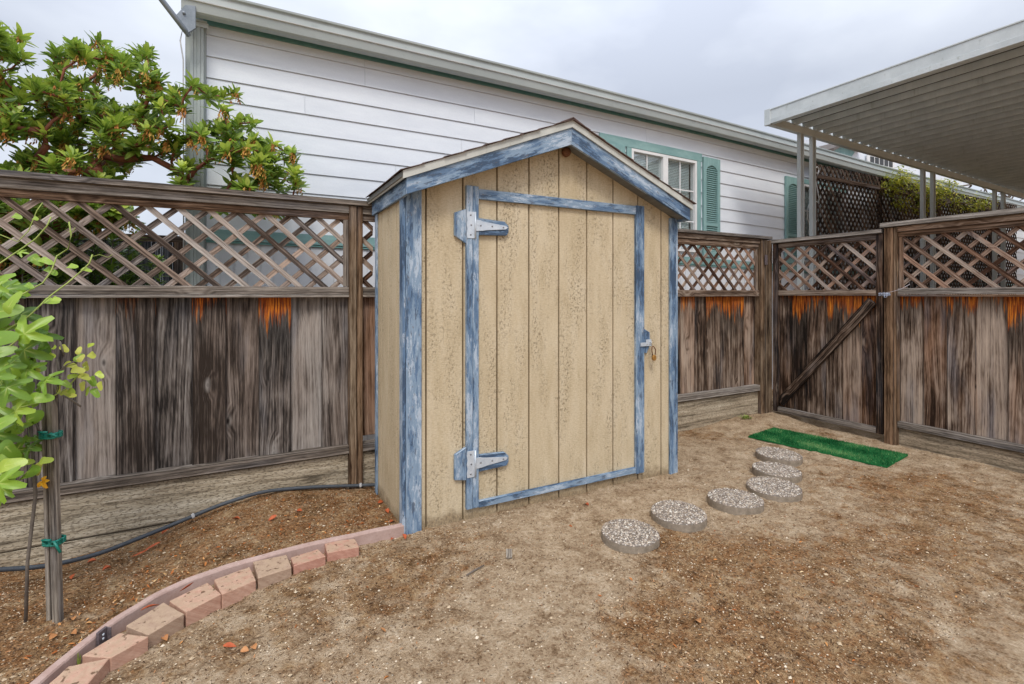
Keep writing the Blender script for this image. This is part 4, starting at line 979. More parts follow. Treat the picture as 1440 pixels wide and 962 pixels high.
# ================================================================ STRAWBERRY TREE
def grow(root_pts, tips, seed=1):
    """skeleton: trunk poly-line, then every tip joins the nearest node nearer the trunk"""
    rg = random.Random(seed)
    nodes = [(Vector(p), i-1) for i, p in enumerate(root_pts)]
    top = Vector(root_pts[-1]); order = sorted(tips, key=lambda t_: (t_-top).length)
    tipid = []
    for t_ in order:
        best = None; bd = 1e9
        for i, (p, _) in enumerate(nodes):
            if i < len(root_pts)-2: continue
            d = (t_-p).length+.30*max(0, p.z-t_.z)*2
            if d < bd: bd = d; best = i
        p = nodes[best][0]; n_ = max(2, int((t_-p).length/.10)); par = best
        side = Vector((rg.uniform(-1, 1), rg.uniform(-1, 1), rg.uniform(-.9, .1)))*(t_-p).length*.16
        for k in range(1, n_+1):
            f = k/n_; q = p.lerp(t_, f)+side*math.sin(math.pi*f); nodes.append((q, par)); par = len(nodes)-1
        tipid.append(par)
    cnt = [0]*len(nodes)
    for i in tipid:
        j = i
        while j >= 0: cnt[j] += 1; j = nodes[j][1]
    return nodes, cnt, tipid
def draw_skel(nodes, cnt, mb, k=.0042, base=.0035):
    kids = {}
    for i, (p, par) in enumerate(nodes): kids.setdefault(par, []).append(i)
    rad = lambda i: base+k*math.sqrt(cnt[i])
    started = set()
    def chain(i, par):
        pts = []; rs = []
        if par >= 0: pts.append(nodes[par][0]); rs.append(min(rad(par), rad(i)*1.25))
        j = i
        while True:
            pts.append(nodes[j][0]); rs.append(rad(j)); ks = kids.get(j, [])
            if not ks: break
            ks = sorted(ks, key=lambda q_: -cnt[q_])
            for o_ in ks[1:]: stack.append((o_, j))
            j = ks[0]
        if len(pts) > 1: mb.tube(pts, rs, 7)
    stack = [(0, -1)]
    while stack: chain(*stack.pop())

tree = thing('strawberry_tree', (-1.9, 4.9, 0), 'leafy strawberry tree with red bark and drooping dry flowers behind the left fence', 'tree')
rg = random.Random(11)
blobs = [(-60, 60, 60, 1), (4, 72, 38, 1), (-30, 150, 60, 1), (97, 88, 30, 1), (150, 84, 34, 1), (190, 96, 34, 1), (222, 118, 30, 1), (55, 140, 42, 1), (110, 148, 42, 1), (165, 150, 42, 1), (20, 180, 40, 1),
         (70, 205, 48, 1), (125, 205, 46, 1), (180, 195, 42, 1), (35, 235, 30, 1), (90, 238, 30, 1), (150, 232, 26, .9), (215, 165, 30, .9), (245, 150, 22, .9), (235, 215, 20, .7), (262, 240, 22, .8),
         (283, 122, 18, 1), (318, 138, 18, 1), (290, 192, 24, .9), (318, 182, 26, 1), (350, 180, 20, 1), (335, 212, 30, 1), (368, 215, 28, 1), (395, 222, 22, 1), (412, 245, 20, 1), (228, 190, 26, .9), (258, 200, 16, .7), (255, 130, 16, .8), (348, 245, 26, 1), (390, 252, 24, 1), (300, 225, 16, .7)]
tips = []
for (bx, by, br, dens) in blobs:
    n_ = max(2, int(br*br*.0108*dens))
    for _ in range(n_):
        an = rg.uniform(0, 6.28); r = br*math.sqrt(rg.random())*.85; px = bx+r*math.cos(an); py = by+r*math.sin(an)
        y = rg.uniform(4.12, 4.72) if px > 225 else rg.uniform(4.2, 5.4)
        t_ = ony(px, min(py, 262), y)
        if t_.z < 2.25: t_.z = 2.25+rg.uniform(0, .1)
        tips.append(t_)
for (bx, by, br, n_) in ((10, 300, 40, 12), (70, 300, 40, 12), (130, 300, 34, 10), (170, 305, 24, 6), (40, 350, 40, 8), (-60, 330, 60, 12), (315, 296, 12, 2), (355, 294, 10, 2), (395, 292, 12, 2)):
    for _ in range(n_): tips.append(ony(bx+rg.uniform(-br, br), by+rg.uniform(-br, br)*.5, rg.uniform(4.12, 4.6)))
nodes, cnt, tid = grow([(-1.95, 4.75, -.05), (-1.80, 4.70, .8), (-1.45, 4.62, 1.55), (-1.12, 4.58, 2.05), (-.95, 4.55, 2.3)], tips, 4)
mb = MB(); draw_skel(nodes, cnt, mb, .0024, .0032); mb.build('trunk', 'bark_red', tree)
lf = MB(); fl = MB()
def rosette(mb, p, d, n_, L0, L1, W0, W1, rg, cb, tilt=(.5, 1.25)):
    d = d.normalized(); a_ = d.orthogonal().normalized(); b_ = d.cross(a_)
    for k in range(n_):
        an = k*2.4+rg.uniform(-.3, .3); tl = tilt[0]+(tilt[1]-tilt[0])*(1-k/n_)+rg.uniform(-.15, .15)
        rad_ = a_*math.cos(an)+b_*math.sin(an); dr = d*math.cos(tl)+rad_*math.sin(tl)
        L = rg.uniform(L0, L1)*(1-.35*k/n_); W = rg.uniform(W0, W1)
        nn = (d*math.sin(tl)-rad_*math.cos(tl))
        cc = max(0, min(1, cb+.45*(k/n_)+rg.uniform(-.28, .25)))
        mb.leaf(p-d*(.05*(1-k/n_)), dr, nn, L, W, (cc, rg.random(), 0), .22, rg.uniform(.05, .3))
for i in tid:
    p, par = nodes[i]; q = nodes[par][0]
    d = (p-q).normalized()*.5+Vector((rg.uniform(-.5, .5), rg.uniform(-.6, .25), rg.uniform(.55, 1.3)))
    q0 = rg.uniform(.72, 1.12); rosette(lf, p, d, rg.randint(10, 19), .085*q0, .145*q0, .026*q0, .044*q0, rg, rg.uniform(.0, .6))
    for _ in range(2):
        pp = q.lerp(p, rg.random()); rosette(lf, pp, Vector((rg.uniform(-1, 1), rg.uniform(-1, .3), rg.uniform(-.2, .6))), 4, .07, .11, .026, .036, rg, .1)
    if rg.random() < .5:      # drooping dry flower panicle
        for _ in range(rg.randint(5, 9)):
            b_ = p+Vector((rg.uniform(-.02, .02), rg.uniform(-.05, 0), -.01)); e_ = b_+Vector((rg.uniform(-.035, .035), rg.uniform(-.03, .02), -rg.uniform(.04, .10)))
            c_ = (rg.random(), 0, 0)
            for s_ in range(5):
                o_ = b_.lerp(e_, (s_+.5)/5); fl.leaf(o_, Vector((rg.uniform(-1, 1), rg.uniform(-1, 1), -1.5)), Vector((rg.random(), rg.random(), .3)), .024, .011, c_, seg=2, prof=[.4, 1, .3])
lf.build('crown', 'tree_leaf', tree); fl.build('flower_clusters', 'flower_leaf', tree)
for px, py in ((303, 300), (370, 296), (318, 285), (400, 290)):   # twigs hanging behind the lattice join the crown already
    pass

# green shrub behind the left lattice
shb = thing('shrub', (-1.5, 4.5, 0), 'fine leaved dark green shrub seen through the left lattice', 'shrub')
st = MB(); sf = MB(); rg = random.Random(5)
for k in range(230):
    bx = rg.uniform(-3.2, -.66); by = rg.uniform(4.25, 5.1); tz = rg.uniform(1.5, 2.3)-max(0, bx+1.0)*1.3
    b_ = Vector((bx+rg.uniform(-.2, .2), by, 0)); t_ = Vector((bx+rg.uniform(-.15, .15), by+rg.uniform(-.1, .1), tz))
    st.tube([b_, b_.lerp(t_, .5)+Vector((rg.uniform(-.05, .05), 0, 0)), t_], [.008, .006, .003], 5)
    z = .9
    while z < tz:
        f = z/tz; c_ = b_.lerp(t_, f)
        for _ in range(4):
            an = rg.uniform(0, 6.28); sf.leaf(c_, Vector((math.cos(an), math.sin(an), rg.uniform(.2, 1.1))), Vector((0, 0, 1)), rg.uniform(.06, .11), rg.uniform(.018, .032), (rg.random(), 0, 0), prof=[.3, 1, .1])
        z += .028
st.build('stems', 'bark_grey', shb); sf.build('crown', 'shrub_leaf', shb)

# golden climber over the dark lattice
gc = thing('climbing_plant', (11.5, 4.8, 0), 'golden green climbing plant spilling over the dark lattice under the carport', 'climbing plant')
st = MB(); sf = MB(); rg = random.Random(9)
gb = [(1268, 252, 20, 1), (1250, 268, 12, .6), (1290, 262, 16, 1), (1310, 275, 14, 1), (1325, 268, 16, 1), (1300, 290, 18, .9), (1270, 285, 15, .6), (1345, 285, 14, .8), (1335, 258, 8, .6), (1375, 287, 11, .9), (1390, 285, 10, 1), (1360, 292, 9, .8)]
gt = []
for bx, by, br, dn in gb:
    for _ in range(int(br*dn*1.0)):
        an = rg.uniform(0, 6.28); r = br*math.sqrt(rg.random()); gt.append(ony(bx+r*math.cos(an), by+.7*r*math.sin(an), rg.uniform(4.58, 4.9)))
nodes, cnt, tid = grow([(11.3, 4.85, 0), (11.4, 4.85, 1.2), (11.5, 4.83, 2.4), (11.7, 4.82, 2.9)], gt, 3)
draw_skel(nodes, cnt, st, .003, .003); st.build('stems', 'bark_grey', gc)
for i in tid:
    p, par = nodes[i]
    for _ in range(26):
        an = rg.uniform(0, 6.28); o_ = p+Vector((rg.gauss(0, .09), rg.gauss(0, .06), rg.gauss(0, .06)))
        sf.leaf(o_, Vector((math.cos(an), math.sin(an), rg.uniform(-.7, .4))), Vector((0, 0, 1)), rg.uniform(.05, .10), rg.uniform(.02, .035), (rg.random(), 0, 0), prof=[.2, 1, .1])
sf.build('crown', 'gold_leaf', gc)
# bare winter tree past the carport
bt = thing('bare_tree', (21, 7.5, 0), 'bare twiggy tree against the sky at the far right under the carport', 'tree')
st = MB(); rg = random.Random(2); tt = []
for _ in range(150): tt.append(ony(rg.uniform(1325, 1450), rg.uniform(255, 300), rg.uniform(6.0, 7.0)))
nodes, cnt, tid = grow([(20, 6.6, 0), (20, 6.6, 1.5), (20.1, 6.6, 2.6)], tt, 6); draw_skel(nodes, cnt, st, .006, .010); st.build('trunk', 'bark_grey', bt)

# ================================================================ CURB, BRICKS, STONES, MAT
mb = MB(); N = []
pl = [Vector((x, y, 0)) for x, y in CURB]
fine = []
for i in range(len(pl)-1):
    p0, p1, p2, p3 = pl[max(0, i-1)], pl[i], pl[i+1], pl[min(len(pl)-1, i+2)]
    for k in range(6):
        t = k/6; fine.append(.5*((2*p1)+(-p0+p2)*t+(2*p0-5*p1+4*p2-p3)*t*t+(-p0+3*p1-3*p2+p3)*t**3))
fine.append(pl[-1])
prof = [(-.0, -.05), (-.0, .060), (.004, .067), (.030, .070), (.036, .066), (.038, -.05)]
V = []; U = []; L = 0
for i, p in enumerate(fine):
    t = (fine[min(i+1, len(fine)-1)]-fine[max(i-1, 0)]).normalized(); nrm = Vector((t.y, -t.x, 0))
    if nrm.y < 0: nrm = -nrm      # towards the bed
    if i: L += (p-fine[i-1]).length
    jz = .003*noise.noise(p*9)
    for a_, b_ in prof: V.append(p+nrm*(a_)+Vector((0, 0, b_+jz))); U.append((a_+b_, L))
F = []; m_ = len(prof)
for i in range(len(fine)-1):
    for k in range(m_-1): F.append((i*m_+k, (i+1)*m_+k, (i+1)*m_+k+1, i*m_+k+1))
F.append(tuple(range(m_)))
mb.shared(V, F, U, smooth=False)
T(mb, 'landscape_edging', 'curb_pink', 'curved pinkish wood edging board between the planting bed and the path', 'edging')
bp = Vector((-.545, 2.678, 0)); mb = MB(); t_ = Vector((-.09, -.147, 0)).normalized(); n_ = Vector((-t_.y, t_.x, 0))
FR = (Vector((bp.x, bp.y, 0))+n_*.003, t_, n_, Vector((0, 0, 1)))
mb.box((-.022, .0, -.02), (.022, .012, .083), FR, 2); mb.box((-.022, .0125, .0), (-.017, .03, .080), FR, 2)
bk = thing('edging_bracket', (bp.x, bp.y, 0), 'small brown metal stake bracket on the pink edging board', 'bracket')
mb.build('plate', 'bracket_metal', bk, .001)
mb = MB()
for zz_ in (.045, .062): mb.tube([FR[0]+n_*.0122+Vector((0, 0, zz_)), FR[0]+n_*.0155+Vector((0, 0, zz_))], [.006, .004], 8)
mb.build('screws', 'galvanized', bk)

BR = [([(456, 763), (499, 757), (505, 769), (460, 778)], 0, 'reddish brick nearest the shed, at the upper end of the curved row'),
      ([(409, 784), (447, 772), (458, 782), (413, 796)], 0, 'dirt topped red brick, second from the shed in the curved row'),
      ([(356, 790), (403, 780), (410, 798), (363, 813)], 1, 'tan brick with a dark smear of dirt, third from the shed'),
      ([(301, 815), (351, 797), (360, 816), (312, 836)], 2, 'orange pink brick, fourth from the shed in the curved row'),
      ([(238, 845), (292, 819), (311, 835), (262, 861)], 2, 'clean orange brick in the middle of the curved row, fifth from shed'),
      ([(177, 880), (230, 847), (259, 863), (208, 893)], 1, 'tan brick spotted with dark dirt, just right of the metal bracket'),
      ([(115, 922), (168, 890), (209, 895), (156, 925)], 2, 'pinkish brick set askew below the metal bracket'),
      ([(68, 962), (96, 937), (154, 925), (120, 966)], 2, 'brick at the lower left end of the row, cut by the picture edge')]
for k, (cs, mi_, lab) in enumerate(BR):
    P = [onz(x, y, .056+random.uniform(-.003, .003)) for x, y in cs]
    bm = bmesh.new(); vs = [bm.verts.new(p) for p in P]; lo = [bm.verts.new(p+Vector((0, 0, -.09))) for p in P]
    bm.faces.new(vs); bm.faces.new(lo[::-1])
    for i in range(4): bm.faces.new((vs[i], lo[i], lo[(i+1) % 4], vs[(i+1) % 4]))
    bmesh.ops.recalc_face_normals(bm, faces=bm.faces)
    bmesh.ops.subdivide_edges(bm, edges=bm.edges[:], cuts=7, use_grid_fill=True)
    bmesh.ops.bevel(bm, geom=[e_ for e_ in bm.edges if len(e_.link_faces) == 2 and e_.calc_face_angle() > .8], offset=.0025, segments=1, affect='EDGES')
    for v_ in bm.verts: v_.co += Vector([noise.noise(v_.co*45+Vector((i*7, k, 0))) for i in range(3)])*.0013
    uvl = bm.loops.layers.uv.new('UVMap')
    for f_ in bm.faces:
        f_.smooth = False
        for l_ in f_.loops: l_[uvl].uv = (l_.vert.co.x+l_.vert.co.z+k, l_.vert.co.y+l_.vert.co.z*.7)
    me = bpy.data.meshes.new('brick'); bm.to_mesh(me); bm.free(); me.materials.append(M['brick_'+'abc'[mi_]])
    o = bpy.data.objects.new('brick', me); COL.objects.link(o); o['label'] = lab; o['category'] = 'brick'; o['group'] = 'bricks laid along the edging'

SN = [(886, 747, 82, 'round pebble topped stepping stone nearest the camera'), (954, 719, 77, 'second stepping stone from the camera, overlapped by the first one'), (1034, 699, 75, 'round stepping stone in the middle of the row, third from camera'),
      (1088, 683, 72, 'fourth stepping stone, where the row bends toward the gate'), (1092, 659, 64, 'fifth stepping stone, second from the green mat'), (1095, 637, 60, 'stepping stone touching distance from the green mat, farthest from camera')]
for k, (px, py, wpx, lab) in enumerate(SN):
    c_ = onz(px, py, .052); a_ = onz(px-wpx/2, py, .052); r = ((c_-a_).length)*.97
    st_ = thing('stepping_stone', (c_.x, c_.y, .0), lab, 'stepping stone', 'round stepping stones leading to the gate')
    tl = Vector((random.uniform(-.03, .03), random.uniform(-.03, .03), 1)).normalized()
    N = 48; mb = MB(); rings = []
    V = []; U = []; rr_ = [(0, .052), (.5, .0525), (.85, .052), (.965, .0505), (1.0, .046)]
    for (f, h) in rr_:
        for i in range(N):
            an = 2*math.pi*i/N; q_ = r*f*(1+.016*noise.noise(Vector((math.cos(an)*2, math.sin(an)*2, k*3.3))))
            x, y = q_*math.cos(an), q_*math.sin(an); V.append((c_.x+x, c_.y+y, h-(tl.x*x+tl.y*y))); U.append((x, y))
    F = []
    for j in range(1, len(rr_)-1):
        for i in range(N): F.append((j*N+i, (j+1)*N+i, (j+1)*N+(i+1) % N, j*N+(i+1) % N))
    F.append(tuple(N+i for i in range(N)))
    mb.shared(V, [tuple(f) for f in F], U)
    me_ = mb.build('pebble_face', 'aggregate', st_)
    # loose relief: individual pebbles set in the face
    pbm = MB(); rg2 = random.Random(k+40)
    for _ in range(520):
        an = rg2.uniform(0, 6.28); q_ = r*math.sqrt(rg2.random())*.97; x, y = q_*math.cos(an), q_*math.sin(an); s_ = rg2.uniform(.004, .0085); h = .052-(tl.x*x+tl.y*y)
        rot = rg2.uniform(0, 6.28); ee = rg2.uniform(.6, 1); ring = [Vector((c_.x+x+s_*(math.cos(t2)*math.cos(rot)-ee*math.sin(t2)*math.sin(rot)), c_.y+y+s_*(math.cos(t2)*math.sin(rot)+ee*math.sin(t2)*math.cos(rot)), h-.001)) for t2 in [i*2*math.pi/6 for i in range(6)]]
        topc = sum(ring, Vector())/6; up_ = [topc.lerp(p, .6)+Vector((0, 0, s_*.55)) for p in ring]
        pbm.shared(ring+up_, [(i, (i+1) % 6, 6+(i+1) % 6, 6+i) for i in range(6)]+[(6, 7, 8, 9, 10, 11)], [(0, 0)]*12, (rg2.random(), 0, 0), True)
    pbm.build('pebbles', 'pebbles', st_)
    mb = MB(); V = []; U = []
    for j, (f, h) in enumerate(((1.0, .0458), (1.004, .03), (1.0, -.03))):
        for i in range(N):
            an = 2*math.pi*i/N; q_ = r*f*(1+.016*noise.noise(Vector((math.cos(an)*2, math.sin(an)*2, k*3.3)))+.006*noise.noise(Vector((an*6, j*3, k))))
            x, y = q_*math.cos(an), q_*math.sin(an); V.append((c_.x+x, c_.y+y, h-(tl.x*x+tl.y*y if j == 0 else 0))); U.append((an*r, h))
    mb.shared(V, [(j*N+i, (j+1)*N+i, (j+1)*N+(i+1) % N, j*N+(i+1) % N) for j in range(2) for i in range(N)], U)
    mb.build('rim', 'concrete', st_)

mat_ = thing('turf_mat', (5.0, 2.9, 0), 'strip of bright green artificial turf on the dirt before the gate', 'turf mat')
mc = [onz(1052, 614, .012), onz(1088, 602, .012), onz(1277, 640, .012), onz(1247, 657, .012)]
mb = MB(); mb.prism([p+Vector((0, 0, .004)) for p in mc], (0, 0, -.012)); mb.build('backing', 'turf_blade', mat_)
mb = MB(); rg = random.Random(8)
for _ in range(20000):
    u_, v_ = rg.random(), rg.random(); p = (mc[0].lerp(mc[1], u_)).lerp(mc[3].lerp(mc[2], u_), v_)
    p = p+Vector((0, 0, max(.004, gz(p.x, p.y)-.008)*0+.002)); an = rg.uniform(0, 6.28); l_ = rg.uniform(.014, .024)
    d = Vector((math.cos(an)*rg.uniform(.2, .8), math.sin(an)*rg.uniform(.2, .8), 1)).normalized(); sd_ = Vector((-math.sin(an), math.cos(an), 0))*.0022
    stripe = .55*noise.noise(p*5)+(.35 if rg.random() < .12 else 0)
    c_ = (max(0, min(1, .38+stripe+rg.uniform(-.25, .25))), 0, 0)
    mb.face([p-sd_, p+sd_, p+d*l_], [(0, 0)]*3, c_)
mb.build('grass_blades', 'turf_blade', mat_)

# ================================================================ HOSE
hs = thing('drip_hose', (-.3, 3.75, .05), 'black irrigation hose sagging along the base of the left fence', 'hose')
hp = [((-60, 806), 3.55), ((0, 801), 3.60), ((45, 798), 3.62), ((90, 791), 3.64), ((140, 778), 3.68), ((180, 763), 3.72), ((240, 739), 3.79), ((300, 714), 3.85), ((340, 700), 3.875), ((370, 692), 3.895), ((400, 688), 3.905), ((450, 684.5), 3.905), ((500, 683), 3.885), ((518, 682), 3.87)]
pts = [ony(*a_, y) for a_, y in hp]
fine2 = []
for i in range(len(pts)-1):
    p0, p1, p2, p3 = pts[max(0, i-1)], pts[i], pts[i+1], pts[min(len(pts)-1, i+2)]
    for k in range(4):
        t = k/4; q_ = .5*((2*p1)+(-p0+p2)*t+(2*p0-5*p1+4*p2-p3)*t*t+(-p0+3*p1-3*p2+p3)*t**3)
        fine2.append(q_)
fine2.append(pts[-1]); fine2 += [Vector((.98, 3.86, .02)), Vector((1.2, 3.86, .0))]
for q_ in fine2: q_.z = max(q_.z, gz(q_.x, q_.y)+.004)
mb = MB(); mb.tube(fine2, .0125, 12); mb.build('pipe', 'hose_rubber', hs)
for px_ in (265, 505):
    tgt = min(range(len(fine2)-2), key=lambda i: abs((fine2[i]-ony(px_, 720 if px_ < 300 else 683, fine2[i].y)).x)); mb = MB()
    a_ = fine2[tgt]; b_ = (fine2[tgt+1]-a_).normalized(); mb.tube([a_-b_*.008, a_+b_*.008], .0155, 12); mb.box((-.004, -.004, 0), (.004, .004, .018), (a_+Vector((0, -.012, .004)), Vector((1, 0, 0)), Vector((0, 1, 0)), Vector((0, 0, 1)))); mb.build('clip', 'clip_plastic', hs)

# ================================================================ STAKE AND VINE (foreground left)
SXk, SYk = -.752, 2.946
stk = thing('plant_stake', (SXk, SYk, 0), 'square grey wooden stake with green ties standing in the planting bed', 'stake')
mb = MB(); mb.beam((SXk+.006, SYk, -.05), (SXk-.022, SYk+.01, 1.12), (.88, -.47, 0), .031, .031, (.5, .2, 0))
mb.build('post', 'stake_wood', stk, .004)
mb = MB(); mb.beam((SXk-.028, SYk+.024, -.05), (SXk-.05, SYk+.03, 1.1), (.88, -.47, 0), .02, .02, (.4, .2, 0)); mb.build('splint', 'stake_wood', stk, .002)
for zt in (.872, .392):
    c_ = Vector((SXk-.024*zt-.002, SYk+.01, zt)); rd = Vector((.88, -.47, 0)); fd = Vector((-.47, -.88, 0))
    mb = MB()
    for j in range(3):
        L = [c_+rd*(.034*math.copysign(abs(math.cos(t2))**.6, math.cos(t2)))+fd*(.030*math.copysign(abs(math.sin(t2))**.6, math.sin(t2)))+Vector((0, 0, -.012+j*.008)) for t2 in [i*2*math.pi/20 for i in range(21)]]
        mb.tube(L, .0055, 6)
    mb.tube([c_+rd*.02+fd*.033, c_+rd*.035+fd*.04+Vector((0, 0, .012)), c_+rd*.06+fd*.035+Vector((0, 0, -.004 if zt > .5 else -.04))], .006, 6)
    mb.tube([c_+rd*.0+fd*.033, c_-rd*.012+fd*.045+Vector((0, 0, .02)), c_+rd*.022+fd*.04+Vector((0, 0, .018))], .005, 6)
    mb.build('tie', 'green_tape', stk)

vine = thing('passion_vine', (SXk-.15, SYk, 0), 'bright green three lobed vine climbing the stake at the left edge', 'vine')
vl = MB(); vy = MB(); vs_ = MB(); rg = random.Random(21)
RDv = Vector((RD[0], RD[1], 0)); VDv = Vector((VD[0], VD[1], 0)); UPv = Vector((0, 0, 1))
def lobed(mb, p, size, rot, tilt, yaw, col, lobes=3, droop=.25):
    """a palmate leaf: outline as polar function, 3-D cupped"""
    tilt *= .75; yaw += rg.uniform(-.35, .35)
    nrm = (-VDv*math.cos(tilt)*math.cos(yaw)+UPv*math.sin(tilt)+RDv*math.sin(yaw)).normalized()
    d0 = (RDv*math.cos(rot)+UPv*math.sin(rot)); d0 = (d0-nrm*d0.dot(nrm)).normalized(); s0 = nrm.cross(d0)
    def rad(t):
        if lobes == 3:
            return max(.36, math.exp(-(t/.42)**2), .86*math.exp(-((abs(t)-1.08)/.38)**2)) if abs(t) < 2.4 else .36-.10*(abs(t)-2.4)
        return .40+.60*math.exp(-(t/.55)**2)
    NA = 36; R2 = [.0, .5, 1.0]; V = [Vector(p)]; U = [(0, 0)]; PP = [(0, 0)]
    for rr2 in R2[1:]:
        for i in range(NA):
            t = -math.pi+2*math.pi*(i+.5)/NA; r = rad(t)*size*rr2; x, y = r*math.cos(t), r*math.sin(t)
            zc = -droop*(r*r)/size-.16*size*math.cos(t*(5.98 if lobes == 3 else 2))*rr2*rr2*.5
            V.append(Vector(p)+d0*x+s0*y+nrm*zc); U.append((x*8, y*8))
            vd = min(abs(t), abs(abs(t)-1.05))*rr2*2.2; PP.append((vd, 0))
    F = [(0, 1+i, 1+(i+1) % NA) for i in range(NA)]+[(1+i, 1+NA+i, 1+NA+(i+1) % NA, 1+(i+1) % NA) for i in range(NA)]
    mb.shared(V, F, U, (col, rg.random(), 0), True, 0, PP)
def vp(px, py, y): return ony(px, py, y)
hero = [  # px, py of the leaf base, size m, rot deg, tilt, yaw, colour, lobes
    (34, 470, .155, 50, .35, .1, .55, 3), (34, 492, .15, -20, .2, .2, .2, 3), (-8, 440, .13, 20, .5, 0, .45, 1), (-14, 478, .14, 10, .6, .1, .35, 1), (-12, 400, .12, 40, .4, .2, .5, 3), (12, 432, .10, 75, .2, 0, .6, 1),
    (-8, 498, .10, 30, .5, 0, .45, 1), (14, 512, .11, -10, .6, 0, .3, 3), (38, 520, .11, -30, .6, .3, .4, 3), (64, 535, .11, -10, .9, 0, .35, 3), (10, 545, .13, -25, .7, 0, .3, 3), (-5, 570, .13, -30, .5, .1, .35, 3),
    (22, 578, .115, 0, .3, 0, .62, 3), (48, 560, .085, 10, .6, .1, .5, 1), (-10, 610, .14, -15, .4, .1, .12, 3), (8, 628, .10, -50, .3, .2, .25, 1), (-6, 600, .10, 45, .5, 0, .5, 1), (40, 618, .04, 0, .2, 0, .3, 1),
    (6, 655, .10, 20, .7, .1, .75, 1), (30, 650, .06, 20, .9, 0, .85, 1), (-2, 680, .135, -5, .5, .2, .5, 3), (-12, 648, .10, 10, .5, 0, .55, 1), (-10, 665, .09, -60, .3, 0, .6, 3), (68, 540, .07, 0, .5, 0, .25, 1), (-10, 530, .12, 0, .8, 0, .3, 3),
    (20, 303, .05, -20, .8, 0, .55, 1), (48, 306, .035, -30, .7, 0, .6, 1), (60, 365, .06, -15, 1.0, 0, .6, 1), (28, 355, .045, 10, .9, 0, .55, 3), (46, 362, .075, -38, .7, .2, .45, 1), (66, 378, .05, -30, .9, 0, .5, 1), (64, 423, .075, 5, 1.1, 0, .6, 1),
    (97, 374, .06, -12, 1.1, 0, .6, 1), (118, 378, .045, 0, 1.2, 0, .65, 1), (74, 382, .05, -35, .9, 0, .4, 1), (38, 400, .045, -30, .8, 0, .5, 1), (75, 420, .045, -10, .9, 0, .7, 1), (-4, 405, .08, 70, .4, 0, .6, 3), (90, 538, .05, -30, .9, 0, .6, 1)]
for k, (px, py, s_, rt, tl_, yw, c_, lb) in enumerate(hero):
    y = 2.80+rg.uniform(-.10, .10) if s_ > .08 else 2.95+rg.uniform(-.05, .08)
    lobed(vl, vp(px, py, y), s_*.72, R_(rt), tl_, yw, c_, lb)
for _ in range(120):      # the mass beyond, on the near side of the stake and outside the frame
    px, py = rg.uniform(-150, 62), rg.uniform(400, 690)
    if px > 20 and py < 440 or px > 45 and py > 590: continue
    lobed(vl, vp(px, py, rg.uniform(2.88, 3.2)), rg.uniform(.05, .11), rg.uniform(-1.6, 1.2), rg.uniform(-.3, 1.1), rg.uniform(-.8, .8), rg.uniform(0, .55), rg.choice((1, 3)), rg.uniform(.1, .5))
yel = [(112, 506, .030, 60), (127, 498, .040, -35), (125, 486, .026, 20), (88, 488, .036, -40), (108, 505, .036, 60), (75, 488, .03, -25), (120, 512, .038, -60), (95, 512, .04, -10), (105, 520, .045, -5), (118, 530, .03, -20), (128, 533, .045, -55), (138, 525, .035, -40), (125, 545, .045, -60),
       (116, 540, .035, -80), (98, 530, .03, 20), (70, 500, .035, -10), (140, 540, .035, -65), (-4, 520, .085, -25), (45, 520, .04, -10), (90, 552, .045, -20), (82, 545, .035, -60), (98, 548, .04, -25), (113, 528, .035, 0), (55, 655, .045, -90), (60, 648, .045, 10), (100, 556, .03, -10), (132, 550, .04, -50), (110, 495, .03, 80)]
for px, py, s_, rt in yel:
    lobed(vy if rg.random() < .68 else vl, vp(px, py, 2.93+rg.uniform(-.03, .05)), s_*.95, R_(rt), rg.uniform(.3, .9), rg.uniform(-.3, .3), rg.uniform(.3, .9), 1, .1)
vl.build('leaves', 'vine_leaf', vine); vy.build('yellow_leaves', 'yellow_leaf', vine)
def stem(L, r=.003):
    P = [vp(px, py, y) for px, py, y in L]; vs_.tube(P, r, 6)
stem([(-80, 480, 2.9), (-20, 440, 2.9), (20, 420, 2.93), (42, 408, 2.95), (60, 398, 2.97), (72, 382, 2.98), (80, 360, 3), (96, 350, 3), (100, 330, 3.0), (97, 312, 3)], .0032)
stem([(-60, 500, 2.9), (0, 470, 2.9), (40, 445, 2.92), (72, 415, 2.95), (95, 398, 2.97), (118, 378, 3), (126, 370, 3), (130, 358, 3)], .0032)
stem([(-60, 420, 2.95), (0, 370, 2.97), (30, 350, 3), (50, 336, 3), (66, 318, 3), (72, 305, 3)], .003)
stem([(0, 330, 3), (25, 340, 3), (40, 325, 3), (52, 296, 3), (60, 285, 3)], .002); stem([(126, 362, 3), (140, 358, 3), (152, 362, 3), (158, 358, 3)], .0012); stem([(97, 315, 3), (92, 322, 3), (100, 328, 3), (106, 320, 3)], .0012)
stem([(-40, 600, 2.95), (20, 575, 2.97), (60, 565, 2.95), (92, 548, 2.93), (108, 530, 2.93), (120, 515, 2.93)], .003); stem([(-60, 540, 2.9), (10, 490, 2.92), (34, 470, 2.9)], .003)
vs_.build('stems', 'stem_green', vine)
mb = MB()
for L in (([88, 556, 2.95], [100, 562, 2.95], [114, 572, 2.95]), ([48, 585, 2.97], [52, 600, 2.96], [60, 612, 2.95]), ([75, 530, 2.95], [95, 512, 2.95], [112, 506, 2.95]), ([80, 560, 2.95], [84, 530, 2.95], [80, 505, 2.95]), ([90, 500, 2.95], [84, 480, 2.95]), ([-10, 760, 3.0], [0, 640, 3.0], [-5, 560, 3.0])):
    mb.tube([vp(*q_) for q_ in L], .004, 6)
mb.tube([(SXk-.12, SYk+.05, -.02), (SXk-.11, SYk+.04, .3), (SXk-.08, SYk+.03, .6), (SXk-.1, SYk+.03, 1.0)], .007, 7)
mb.build('woody_stem', 'bark_grey', vine)
mb = MB()
